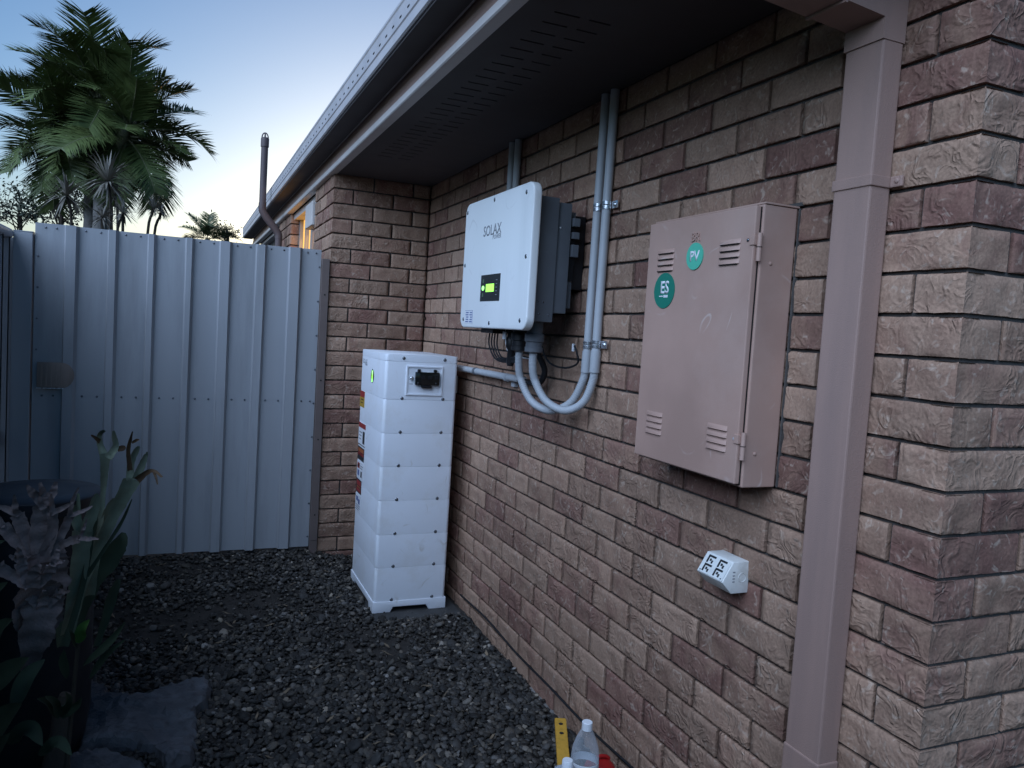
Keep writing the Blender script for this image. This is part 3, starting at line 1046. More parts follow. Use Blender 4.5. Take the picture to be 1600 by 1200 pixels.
b = B(); face_box(b, 0.003, 0.0575, 0.529, 0.628, 0.0, 0.0025); plate = obj('faceplate', b, M['outlet'], po)
for yc in (0.556, 0.601):
    for (u0, tall) in ((0.006, 0.02), (0.031, 0.02)):
        b = B()
        face_box(b, u0, u0 + 0.0055, yc - 0.0155, yc + 0.0135, 0.0026, 0.0031)
        face_box(b, u0 + 0.0056, u0 + 0.0225, yc + 0.0075, yc + 0.0135, 0.0026, 0.0031)
        face_box(b, u0 + 0.009, u0 + 0.016, yc - 0.003, yc + 0.0035, 0.0026, 0.0031)
        face_box(b, u0 + 0.0125, u0 + 0.0215, yc - 0.0105, yc - 0.0045, 0.0026, 0.0031)
        obj('socket_opening', b, M['print_dark'], plate)
for yy in (0.536, 0.62):
    b = B(); face_box(b, 0.051, 0.0545, yy - 0.002, yy + 0.002, 0.0026, 0.003); obj('screw', b, M['screw'], plate)
b = B()
ring = [(-0.022 + 0.012 * math.cos(a), 0.5245, -1.193 + 0.012 * math.sin(a)) for a in [2 * math.pi * k / 20 for k in range(21)]]
tube(b, ring, 0.0007, 6, False)
obj('knockout', b, M['outlet'], po, 60)
b = B()
for z_ in (-1.179, -1.188, -1.196, -1.204): box(b, -0.052, -0.045, 0.5244, 0.526, z_, z_ + 0.0028)
obj('marking', b, M['ink'], po)

# ================================================================== INVERTER
iv = thing('solar_inverter', (-0.15, 1.79, -0.595), 'white fronted wall mounted solar inverter with a small green lit display', 'inverter')
b = B(); prism(b, rrect(1.445, 2.148, -0.592, -0.072, 0.045, 8), 0, -0.265, -0.232, 0.007, 3)
fc = obj('front_cover', b, M['cover'], iv, 35)
b = B(); box(b, -0.233, -0.137, 1.5, 2.09, -0.557, -0.112, 0.004); obj('body', b, M['cast'], iv, 40)
b = B(); box(b, -0.1375, -0.08, 1.512, 2.078, -0.522, -0.125, 0.003); hs = obj('heat_sink', b, M['cast'], iv, 40)
for k in range(14):
    y_ = 1.54 + k * 0.039
    obj('fin', box(B(), -0.0798, -0.05, y_, y_ + 0.004, -0.5, -0.15), M['cast'], hs)
b = B(); box(b, -0.0795, -0.052, 1.53, 1.536, -0.4, -0.18); box(b, -0.03, -0.004, 1.56, 2.03, -0.42, -0.17, 0.002)
box(b, -0.05, -0.003, 1.545, 1.575, -0.43, -0.16, 0.003)
wb = obj('wall_bracket', b, M['black'], iv)
for (za, zb) in ((-0.205, -0.175), (-0.25, -0.225), (-0.315, -0.27)):
    obj('clip', box(B(), -0.074, -0.046, 1.506, 1.529, za, zb, 0.003), M['cast'], wb)
IX = -0.265
for yy, zz in ((1.51, -0.106), (1.818, -0.092), (2.124, -0.108), (2.122, -0.33), (1.482, -0.333), (1.801, -0.571), (1.501, -0.558), (2.105, -0.558)):
    b = B(); dome(b, (IX, yy, zz), 0, 0.0085, 0.003); s_ = obj('screw', b, M['screw'], fc, 60)
sc = obj('display', box(B(), IX - 0.0012, IX + 0.002, 1.708, 1.914, -0.485, -0.381), M['glass'], fc)
obj('screen', box(B(), IX - 0.0022, IX - 0.0013, 1.768, 1.853, -0.449, -0.418, 0.0004), M['lcd'], sc)
b = B(); tube(b, [(IX - 0.0025, 1.885, -0.433), (IX - 0.0013, 1.885, -0.433)], [0.013, 0.013], 16); bmesh.ops.scale(b, vec=(1, 1, 0.75), space=Matrix.Translation((0, -1.885, 0.433)), verts=b.verts[:]); obj('indicator', b, M['led'], sc)
for zz in (-0.405, -0.46):
    obj('indicator', box(B(), IX - 0.002, IX - 0.0013, 1.878, 1.892, zz - 0.007, zz + 0.007), M['led_dim'], sc)
b = B()
for k in range(5): box(b, IX - 0.0018, IX - 0.0013, 1.735, 1.75, -0.462 + 0.014 * k, -0.4595 + 0.014 * k)
obj('display_print', b, M['ink'], sc)
obj('lettering', text_bm('SOLAX', 0.058, (IX - 0.0001, 1.825, -0.209), RT, UP, 0.0006, bold=0.006, sx=1.04), M['ink'], fc)
obj('lettering', text_bm('POWER', 0.025, (IX - 0.0001, 1.771, -0.238), RT, UP, 0.0006, sx=1.0), M['ink'], fc)
lb = obj('label', box(B(), IX - 0.0008, IX + 0.001, 1.99, 2.083, -0.575, -0.521), M['paper'], fc)
b = B()
for k in range(5):
    for (ya, yb) in ((1.998, 2.028), (2.04, 2.075)):
        box(b, IX - 0.0014, IX - 0.0009, ya, yb - 0.004 * (k % 3), -0.57 + 0.0095 * k, -0.5655 + 0.0095 * k)
box(b, IX - 0.0013, IX - 0.0009, 1.99, 2.083, -0.5225, -0.521); box(b, IX - 0.0013, IX - 0.0009, 1.99, 1.9925, -0.575, -0.521)
obj('label_print', b, M['inkblue'], lb)
for (xx, zz) in ((-0.2, -0.487), (-0.178, -0.487), (-0.225, -0.532), (-0.192, -0.53), (-0.155, -0.532)):
    b = B(); dome(b, (xx, 1.5, zz), 1, 0.004, 0.002); obj('screw', b, M['screw'], iv, 60)
b = B(); dome(b, (-0.122, 1.512, -0.215), 1, 0.0045, 0.003); obj('screw', b, M['zinc'], iv, 60)
# underside: connector block, glands, plug, leads
obj('connector_block', box(B(), -0.215, -0.15, 1.88, 2.02, -0.61, -0.558, 0.004), M['black'], iv)
for k in range(4):
    yy = 1.9 + 0.03 * k
    pts = spline([(-0.185, yy, -0.605), (-0.187, yy - 0.005, -0.66), (-0.18, yy - 0.05 - 0.01 * k, -0.705 - 0.004 * k), (-0.165, 1.765, -0.7 - 0.006 * k), (-0.15, 1.72, -0.705)], 18)
    b = B(); tube(b, pts, 0.0034, 8); obj('lead', b, M['rubber'], iv, 60)
b = B(); lathe(b, [(0.018, -0.556), (0.018, -0.62), (0.022, -0.625), (0.022, -0.66), (0.014, -0.672), (0.016, -0.72), (0.012, -0.735)], -0.165, 1.8, 14); obj('data_plug', b, M['black'], iv, 40)
b = B(); box(b, -0.2, -0.193, 1.79, 1.812, -0.63, -0.6); obj('plug_tag', b, M['paper'], iv)
for k in range(2):
    pts = spline([(-0.17, 1.83 + 0.01 * k, -0.557), (-0.175, 1.835, -0.63), (-0.16, 1.81, -0.68 - 0.01 * k), (-0.1, 1.75, -0.70)], 14)
    b = B(); tube(b, pts, 0.004, 8); obj('lead', b, M['paper'] if k else M['rubber'], iv, 60)
GL = [(-0.165, 1.715), (-0.165, 1.585)]
for gx, gy in GL:
    b = B(); lathe(b, [(0.03, -0.556), (0.03, -0.6), (0.036, -0.603), (0.036, -0.63), (0.031, -0.633), (0.031, -0.65), (0.034, -0.652), (0.034, -0.668), (0.026, -0.672)], gx, gy, 18)
    obj('cable_gland', b, M['cast'] if gy < 1.65 else M['black'], iv, 35)
b = B(); tube(b, spline([(-0.1, 1.7, -0.6), (-0.07, 1.66, -0.7), (-0.05, 1.56, -0.722), (-0.04, 1.47, -0.7), (-0.05, 1.46, -0.66), (-0.06, 1.47, -0.63)], 22), 0.0038, 8); obj('lead', b, M['rubber'], iv, 60)
b = B(); tube(b, [(-0.06, 1.47, -0.63), (-0.056, 1.478, -0.655)], 0.006, 8); obj('lead_end', b, M['paper'], iv, 60)
b = B(); tube(b, spline([(-0.06, 1.94, -0.8), (-0.06, 1.8, -0.8), (-0.05, 1.75, -0.79), (-0.05, 1.72, -0.74), (-0.09, 1.72, -0.66), (-0.1, 1.72, -0.55)], 20), 0.012, 10); obj('lead', b, M['rubber'], iv, 60)


# ================================================================== CONDUITS
def saddle(parent, yc, z, r, lug):
    b = B()
    n = 14
    for (zz0, zz1) in ((z - 0.013, z - 0.002), (z + 0.002, z + 0.013)):
        ra = r + 0.0035
        pts = [(-0.02 - ra * math.cos(a), yc + ra * math.sin(a)) for a in [math.radians(-100 + 200 * k / n) for k in range(n + 1)]]
        lo = [b.verts.new((p[0], p[1], zz0)) for p in pts]; hi = [b.verts.new((p[0], p[1], zz1)) for p in pts]
        for k in range(n): b.faces.new([lo[k], lo[k + 1], hi[k + 1], hi[k]])
    bmesh.ops.solidify(b, geom=b.faces[:], thickness=0.0014)
    if lug:
        box(b, -0.014, -0.009, yc - r - 0.042, yc - r - 0.002, z - 0.013, z + 0.013, 0.002)
        dome(b, (-0.014, yc - r - 0.026, z), 0, 0.009, 0.006)
    bmesh.ops.recalc_face_normals(b, faces=b.faces[:])
    return obj('saddle', b, M['zinc'], parent, 40)


def conduit(yc, label, low, ctrl, lug):
    t = thing('electrical_conduit', (-0.02, yc, low), label, 'conduit', 'grey conduits running up from the inverter to the soffit')
    r = 0.0155
    b = B(); tube(b, [(-0.021, yc, 0.251), (-0.021, yc + 0.006, -0.2), (-0.021, yc + 0.01, low)], r, 18); obj('pipe', b, M['conduit'], t, 60)
    b = B(); tube(b, [(-0.021, yc + 0.009, low + 0.028), (-0.021, yc + 0.011, low - 0.05)], r + 0.0028, 18); obj('coupling', b, M['conduit'], t, 60)
    P = spline(ctrl, 260)
    rad = [r - 0.001 + 0.0013 * math.sin(i * 2 * math.pi / 3.0) for i in range(len(P))]
    b = B(); tube(b, P, rad, 14); obj('flexible_hose', b, M['conduit'], t, 80)
    saddle(t, yc + 0.002, -0.142, r, lug); saddle(t, yc + 0.009, low + 0.05, r, lug)
    return t


conduit(1.425, 'vertical grey conduit nearer the inverter, its flexible end looping to the outer gland', -0.68,
        [(-0.021, 1.436, -0.705), (-0.025, 1.445, -0.76), (-0.045, 1.49, -0.845), (-0.085, 1.575, -0.885), (-0.125, 1.66, -0.86), (-0.155, 1.708, -0.78), (-0.165, 1.715, -0.72), (-0.165, 1.715, -0.655)], False)
conduit(1.362, 'vertical grey conduit nearer the meter box, its flexible end looping to the inner gland', -0.675,
        [(-0.021, 1.373, -0.70), (-0.022, 1.378, -0.755), (-0.04, 1.405, -0.835), (-0.08, 1.465, -0.872), (-0.125, 1.535, -0.845), (-0.155, 1.577, -0.775), (-0.165, 1.585, -0.72), (-0.165, 1.585, -0.655)], True)
for yc, lab in ((2.268, 'short grey conduit above the inverter, on the side of the battery'), (2.2, 'short grey conduit above the inverter, on the side of the meter box')):
    t = thing('electrical_conduit', (-0.02, yc, -0.13), lab, 'conduit', 'short conduits rising behind the inverter')
    b = B(); tube(b, [(-0.021, yc, 0.251), (-0.021, yc, -0.1)], 0.0155, 16); obj('pipe', b, M['conduit'], t, 60)
    b = B(); tube(b, spline([(-0.021, yc, -0.1), (-0.021, yc - 0.01, -0.2), (-0.021, yc - 0.06, -0.32), (-0.021, yc - 0.12, -0.36)], 12), 0.0155, 14); obj('bend', b, M['conduit'], t, 60)
hc = thing('electrical_conduit', (-0.03, 2.4, -0.82), 'grey horizontal conduit low on the wall from the battery to below the inverter', 'conduit')
b = B(); tube(b, [(-0.035, 3.0, -0.803), (-0.035, 1.95, -0.799)], 0.0155, 16); obj('pipe', b, M['conduit'], hc, 60)
for ya in (2.53, 2.13):
    b = B(); tube(b, [(-0.035, ya + 0.012, -0.8015), (-0.035, ya - 0.012, -0.8015)], 0.0185, 16); obj('coupling', b, M['cast'] if ya > 2.3 else M['conduit'], hc, 60)
b = B(); box(b, -0.02, -0.002, 2.08, 2.12, -0.84, -0.818, 0.002); obj('saddle', b, M['conduit'], hc)

# ================================================================== BATTERY
bt = thing('home_battery', (-0.27, 2.93, -2.03), 'tall white stacked home battery standing on the gravel in the corner', 'battery')
X0, X1, Y0, Y1 = -0.455, -0.085, 2.66, 3.2


def module(name, z0, z1, grow=0.0, bev=0.016):
    b = bmesh.new()
    g = grow
    pts = rrect(X0 - g, X1 + g, Y0 - g, Y1 + g, bev, 5)
    prism(b, pts, 2, z0, z1, 0.0)
    # ease the top and bottom rims a little so that the seams read
    es = [e for e in b.edges if abs(e.verts[0].co.z - e.verts[1].co.z) < 1e-6]
    bmesh.ops.bevel(b, geom=es, offset=0.0035, segments=2, affect='EDGES', profile=0.6)
    return obj(name, b, M['white'], bt, 35)


lid = module('top_cap', -0.776, -0.742)
ctrl_ = module('control_module', -0.962, -0.7768)
seams = [-0.9628, -1.13, -1.2965, -1.466, -1.637, -1.8035, -1.973]
for i in range(6):
    module('battery_module', seams[i + 1] + 0.0004, seams[i] - 0.0004)
# plinth with arched cut-outs
b = B()
zp0, zp1, zm = -2.03, -1.9738, -2.004
gx = 0.004
prism(b, [(X0 - gx, zp0), (X0 + 0.085, zp0), (X0 + 0.1, zm), (X1 - 0.1, zm), (X1 - 0.085, zp0), (X1 + gx, zp0), (X1 + gx, zp1), (X0 - gx, zp1)], 1, Y0 - gx, Y0 + 0.03, 0.003)
prism(b, [(Y0 + 0.031, zp0), (Y0 + 0.09, zp0), (Y0 + 0.1, zm), (Y1 - 0.1, zm), (Y1 - 0.09, zp0), (Y1 + gx, zp0), (Y1 + gx, zp1), (Y0 + 0.031, zp1)], 0, X0 - gx, X0 + 0.03, 0.003)
prism(b, [(Y0 + 0.031, zp0), (Y0 + 0.09, zp0), (Y0 + 0.1, zm), (Y1 - 0.1, zm), (Y1 - 0.09, zp0), (Y1 + gx, zp0), (Y1 + gx, zp1), (Y0 + 0.031, zp1)], 0, X1 - 0.03, X1 + gx, 0.003)
box(b, X0 + 0.031, X1 - 0.031, Y0 + 0.031, Y1 - 0.01, -1.985, zp1)
obj('plinth', b, M['white'], bt, 35)
for z_ in [-0.7600] + [s + 0.006 for s in seams]:
    for xx in (-0.365, -0.155):
        b = B(); dome(b, (xx, Y0, z_), 1, 0.0085, 0.004, 14); obj('screw', b, M['screw'], bt, 60)
# breaker window: raised frame, sunken panel, hinged cover
b = B()
for (xa, xb, za, zb) in ((-0.35, -0.163, -0.802, -0.794), (-0.35, -0.163, -0.94, -0.932), (-0.35, -0.342, -0.9318, -0.8022), (-0.171, -0.163, -0.9318, -0.8022)):
    box(b, xa, xb, Y0 - 0.006, Y0 + 0.002, za, zb, 0.001)
fr = obj('breaker_frame', b, M['white'], ctrl_)
obj('breaker_panel', box(B(), -0.3418, -0.1712, Y0 - 0.0012, Y0 + 0.001, -0.9318, -0.8022), M['white'], ctrl_)
b = B(); box(b, -0.307, -0.183, Y0 - 0.022, Y0 - 0.0014, -0.888, -0.823, 0.006)
bc = obj('breaker_cover', b, M['glass'], ctrl_, 35)
b = B(); box(b, -0.272, -0.222, Y0 - 0.02, Y0 - 0.0014, -0.902, -0.8885, 0.003)
for xx in (-0.288, -0.205): box(b, xx - 0.007, xx + 0.007, Y0 - 0.018, Y0 - 0.0014, -0.8225, -0.81, 0.002)
obj('breaker_hinge', b, M['black'], ctrl_, 35)
for k in range(3):
    b = B(); box(b, -0.278 + 0.034 * k, -0.258 + 0.034 * k, Y0 - 0.025, Y0 - 0.0222, -0.858, -0.842, 0.001); obj('breaker_switch', b, M['black'], ctrl_)
for xx in (-0.292, -0.2):
    b = B(); dome(b, (xx, Y0 - 0.022, -0.879), 1, 0.007, 0.004); obj('cover_screw', b, M['black'], ctrl_, 60)
b = B(); tube(b, [(-0.324, Y0 - 0.0012, -0.855), (-0.324, Y0 - 0.010, -0.855)], [0.011, 0.009], 14); dome(b, (-0.324, Y0 - 0.01, -0.855), 1, 0.008, 0.004); obj('push_button', b, M['zinc'], ctrl_, 50)
obj('panel_marking', box(B(), -0.334, -0.314, Y0 - 0.0018, Y0 - 0.0012, -0.886, -0.883), M['ink'], ctrl_)
BX = X0
ld = obj('indicator', prism(B(), [(2.927, -0.833), (2.9, -0.846), (2.89, -0.87), (2.9, -0.895), (2.927, -0.908), (2.954, -0.895), (2.964, -0.87), (2.954, -0.846)], 0, BX - 0.001, BX + 0.001), M['glass'], ctrl_)
for (za, zb) in ((-0.862, -0.842), (-0.901, -0.884)):
    obj('indicator_light', box(B(), BX - 0.0018, BX - 0.0011, 2.917, 2.939, za, zb), M['led'], ld)
obj('indicator_light', box(B(), BX - 0.0018, BX - 0.0011, 2.917, 2.939, -0.8835, -0.8625), M['lcd'], ld)
obj('lettering', text_bm('SOLAX', 0.034, (BX - 0.0001, 3.115, -0.805), RT, UP, 0.0005, bold=0.01), M['ink'], ctrl_)
obj('lettering', text_bm('POWER', 0.015, (BX - 0.0001, 3.085, -0.822), RT, UP, 0.0005), M['ink'], ctrl_)


def sticker(z0, z1, y0, y1, base, parts, lab):
    o = setp(obj('sticker', box(B(), BX - 0.0008, BX + 0.001, y0, y1, z0, z1), M[base], bt), lab)
    for (m_, u0, u1, v0, v1) in parts:
        obj('sticker_print', box(B(), BX - 0.0013, BX - 0.0008, y1 + (y0 - y1) * u1, y1 + (y0 - y1) * u0, z0 + (z1 - z0) * v0, z0 + (z1 - z0) * v1), M[m_], o)
    return o


sticker(-1.055, -0.968, 3.085, 3.195, 'yellow', [('red', 0, 1, 0.62, 1), ('print_dark', 0.2, 0.8, 0.44, 0.5), ('print_dark', 0.2, 0.7, 0.25, 0.3)], 'red and yellow warning sticker')
sticker(-1.262, -1.140, 3.02, 3.19, 'paper', [('red', 0, 1, 0.78, 1), ('print_dark', 0.62, 0.9, 0.12, 0.66), ('ink', 0.1, 0.5, 0.55, 0.6), ('ink', 0.1, 0.45, 0.4, 0.45), ('ink', 0.1, 0.4, 0.25, 0.3), ('print_dark', 0, 1, 0, 0.04)], 'white notice under a red heading')
sticker(-1.343, -1.272, 3.03, 3.19, 'print_dark', [('orange', 0.08, 0.92, 0.62, 0.9), ('red', 0.08, 0.92, 0.36, 0.56), ('paper', 0.15, 0.8, 0.42, 0.48)], 'black and orange danger sticker')
sticker(-1.44, -1.352, 3.03, 3.19, 'paper', [('red', 0.08, 0.42, 0.55, 0.9), ('paper', 0.16, 0.34, 0.64, 0.8), ('ink', 0.5, 0.92, 0.74, 0.8), ('ink', 0.5, 0.85, 0.6, 0.66), ('inkblue', 0.12, 0.4, 0.1, 0.45), ('print_dark', 0.6, 0.8, 0.08, 0.45)], 'white sticker with a red ring symbol')
sticker(-1.525, -1.45, 3.06, 3.19, 'print_dark', [('red', 0.1, 0.9, 0.55, 0.9), ('red', 0.1, 0.9, 0.1, 0.32), ('orange', 0.15, 0.85, 0.38, 0.48)], 'black and red danger sticker')
sticker(-1.63, -1.535, 3.06, 3.19, 'paper', [('inkblue', 0.15, 0.5, 0.62, 0.88), ('inkblue', 0.55, 0.85, 0.5, 0.78), ('ink', 0.1, 0.9, 0.36, 0.41), ('ink', 0.1, 0.9, 0.24, 0.29), ('ink', 0.1, 0.7, 0.12, 0.17)], 'white data sticker of small print')
b = B(); box(b, X1 + 0.0005, X1 + 0.028, 2.73, 2.86, -0.93, -0.84, 0.004); obj('cable_entry', b, M['conduit'], bt)
b = B(); box(b, -0.47, -0.02, 2.56, 3.3, -2.12, -2.0308, 0.006)
setp(obj('concrete_paver', b, M['slab']), 'dark concrete paver under the white battery', 'paver')

# ================================================================== CABLE ALONG THE WALL
b = B()
pts = [(-0.013 - 0.003 * math.sin(y * 5), y, -1.957 + 0.006 * math.sin(y * 3.1) + 0.004 * math.sin(y * 9)) for y in np.linspace(0.62, 2.62, 60)]
tube(b, pts, 0.0045, 8)
setp(obj('black_cable', b, M['rubber'], None, 60), 'thin black cable draped along the foot of the brick wall', 'cable')

# ================================================================== GATE, POSTS AND SIDE FENCE
gt = thing('steel_gate', (-1.35, 3.6, -1.95), 'grey blue ribbed steel gate closing the side passage', 'gate')
GZ0, GZ1, GY = -1.945, -0.192, 3.595
ribs = [(-1.935, -1.878), (-1.738, -1.694), (-1.549, -1.512), (-1.362, -1.325), (-1.188, -1.13), (-0.998, -0.946), (-0.817, -0.752)]
prof = [(-2.07, 0)]
for a_, c_ in ribs:
    prof += [(a_ - 0.004, 0), (a_ + 0.004, -0.026), (c_ - 0.008, -0.026), (c_ + 0.006, 0)]
    mid_ = c_ + 0.006
prof.append((-0.637, 0))
b = B()


def strip(xa, ya, xb, yb, z0, z1):
    f = b.faces.new([b.verts.new((xa, GY + ya, z0)), b.verts.new((xb, GY + yb, z0)), b.verts.new((xb, GY + yb, z1)), b.verts.new((xa, GY + ya, z1))])


def topz(x):
    return GZ1 - 0.006 * math.sin((x + 2.07) * 2.2)


segs = []
for (p, q) in zip(prof[:-1], prof[1:]):
    segs.append((p[0], p[1], q[0], q[1]))
for (xa, ya, xb, yb) in segs:
    strip(xa, ya, xb, yb, GZ0, topz((xa + xb) / 2))
bmesh.ops.remove_doubles(b, verts=b.verts[:], dist=1e-5)
bmesh.ops.recalc_face_normals(b, faces=b.faces[:])
bmesh.ops.solidify(b, geom=b.faces[:], thickness=0.0012)
bmesh.ops.recalc_face_normals(b, faces=b.faces[:])
obj('sheet', b, M['steel'], gt)
b = B()
for za, zb in ((GZ1 - 0.05, GZ1 - 0.012), (-1.1, -1.06), (GZ0 + 0.02, GZ0 + 0.06)): box(b, -2.065, -0.642, GY + 0.004, GY + 0.03, za, zb)
for xa in (-2.065, -0.67): box(b, xa, xa + 0.028, GY + 0.0305, GY + 0.055, GZ0, GZ1 - 0.012)
obj('gate_frame', b, M['steel'], gt)
pts = [(-2.046, -1.033), (-1.93, -1.033)] + [(-1.93 + 0.052 * math.cos(t), -0.968 + 0.065 * math.sin(t)) for t in np.linspace(-math.pi / 2, math.pi / 2, 13)][1:-1] + [(-1.93, -0.903), (-2.046, -0.903)]
b = B(); prism(b, pts, 1, GY - 0.0285, GY - 0.0005, 0.0015)
lc = setp(obj('latch_cover', b, M['rust'], gt, 40), 'pale brown round ended latch cover')
for k in range(5):
    obj('rib', box(B(), -2.03 + 0.022 * k, -2.022 + 0.022 * k, GY - 0.031, GY - 0.0287, -1.028, -0.912), M['rust'], lc)
obj('cover_lip', box(B(), -2.05, -1.925, GY - 0.031, GY - 0.0005, -1.0385, -1.0345, 0.0008), M['zinc'], gt)
b = B()
mids = [-2.0] + [(ribs[i][1] + ribs[i + 1][0]) / 2 for i in range(6)] + [-0.69]
for xm in mids:
    for dx in (-0.035, 0.035):
        if xm + dx > -0.645: continue
        dome(b, (xm + dx * (0.7 if xm in (mids[0], mids[-1]) else 1), GY - 0.0012, GZ1 - 0.022), 1, 0.0058, 0.004, 8, 2)
        dome(b, (xm + dx * (0.7 if xm in (mids[0], mids[-1]) else 1), GY - 0.0012, -1.077), 1, 0.0058, 0.004, 8, 2)
for zz in np.linspace(GZ0 + 0.06, GZ1 - 0.1, 9): dome(b, (-0.645, GY - 0.0012, zz), 1, 0.0058, 0.004, 8, 2)
for zz in (-0.36, -0.52, -0.68, -0.84): dome(b, (-2.055, GY - 0.0012, zz), 1, 0.0055, 0.004, 8, 2)
rv = obj('rivets', b, M['screw'], gt); rv['kind'] = 'stuff'

b = B(); box(b, -0.634, -0.591, 3.568, 3.61, -1.905, -0.243, 0.002)
gp = thing('gate_post', (-0.61, 3.59, -2.02), 'narrow brown post fixed to the brick corner beside the gate', 'post')
obj('post_body', b, M['post'], gp)
b = B()
for zz in (-0.45, -0.95, -1.3, -1.75): dome(b, (-0.612, 3.568, zz), 1, 0.005, 0.002, 8, 2)
ob = obj('bolt', b, M['slot'], gp)
b = B(); box(b, -0.634, -0.591, 3.57, 3.61, -2.06, -1.906, 0.002); obj('post_foot', b, M['post'], gp)

sp = thing('fence_post', (-2.12, 3.6, -2.02), 'square grey blue steel post at the left edge of the gate', 'post')
obj('post_body', box(B(), -2.162, -2.0775, 3.575, 3.64, -2.08, -0.247, 0.003), M['steel'], sp)
obj('gap_glow_blocker', box(B(), -2.1, -2.05, 3.6415, 3.655, -2.05, -0.25), M['steel'], sp)  # added strip, blocks the orange sky glow through the gap beside the gate
obj('post_cap', box(B(), -2.1635, -2.076, 3.5735, 3.6415, -0.2468, -0.242, 0.001), M['steel'], sp)

sf = thing('side_fence', (-2.24, 0.8, -2.05), 'grey blue corrugated steel side fence under a round top rail', 'fence')
b = B()
y = -3.5
path = []
while y < 3.62:
    path += [(y, 0), (y + 0.09, 0), (y + 0.105, 0.025), (y + 0.135, 0.025), (y + 0.15, 0)]
    y += 0.15
vs0 = [b.verts.new((-2.192 + d, yy, -2.08)) for yy, d in path]
vs1 = [b.verts.new((-2.192 + d, yy, -0.275)) for yy, d in path]
for k in range(len(path) - 1):
    if path[k + 1][0] - path[k][0] > 1e-6: b.faces.new([vs0[k], vs0[k + 1], vs1[k + 1], vs1[k]])
bmesh.ops.solidify(b, geom=b.faces[:], thickness=0.0012)
obj('sheet', b, M['steel'], sf)
b = B(); tube(b, [(-2.186, -3.6, -0.262), (-2.186, 3.572, -0.262)], 0.028, 14); obj('top_rail', b, M['steel'], sf, 50)
b = B(); box(b, -2.23, -2.194, -3.5, 3.57, -1.3, -1.25); obj('mid_rail', b, M['steel'], sf)
for yy in (-3.0, -0.8, 1.4): obj('fence_stay', box(B(), -2.26, -2.195, yy, yy + 0.06, -2.1, -0.3), M['steel'], sf)

# ================================================================== VENT PIPE BEYOND THE GATE
vp = thing('vent_pipe', (-0.64, 5.85, -2.05), 'dark round vent pipe rising past the gutter beyond the gate', 'vent pipe')
VY = 5.8
b = B(); tube(b, [(-0.79, VY, 0.85), (-0.79, VY, 0.33)], 0.028, 18); obj('pipe', b, M['vent'], vp, 60)
b = B(); tube(b, spline([(-0.79, VY, 0.345), (-0.787, VY, 0.28), (-0.745, VY, 0.215), (-0.69, VY, 0.15), (-0.655, VY, 0.10), (-0.65, VY, 0.06)], 16), 0.031, 18); obj('offset', b, M['vent'], vp, 60)
b = B(); tube(b, [(-0.65, VY, 0.07), (-0.65, VY, -2.1)], 0.028, 18); obj('lower_pipe', b, M['vent'], vp, 60)
b = B(); tube(b, [(-0.79, VY, 0.80), (-0.79, VY, 0.865), (-0.79, VY, 0.875)], [0.033, 0.033, 0.03], 18)
tube(b, [(-0.79 + 0.025 * math.cos(a), VY, 0.872 + 0.042 * math.sin(a)) for a in np.linspace(0, math.pi, 11)], 0.005, 8)
tube(b, [(-0.79, VY + 0.025 * math.cos(a), 0.872 + 0.042 * math.sin(a)) for a in np.linspace(0, math.pi, 11)], 0.005, 8)
obj('cowl', b, M['vent'], vp, 60)

# ================================================================== DRUM, ROCKS, BOTTLES, LEVEL
dr = thing('plastic_drum', (-1.775, 1.78, -2.04), 'dark blue plastic drum with a flat round lid against the side fence', 'drum')
b = B(); lathe(b, [(0.15, -2.05), (0.17, -1.9), (0.172, -1.5), (0.165, -1.26), (0.16, -1.235)], -1.775, 1.78, 32); obj('drum_body', b, M['drum'], dr, 50)
b = B(); lathe(b, [(0.176, -1.245), (0.188, -1.243), (0.19, -1.222), (0.189, -1.2), (0.182, -1.194), (0.12, -1.191), (0.02, -1.189)], -1.775, 1.78, 40); obj('lid', b, M['drum'], dr, 40)


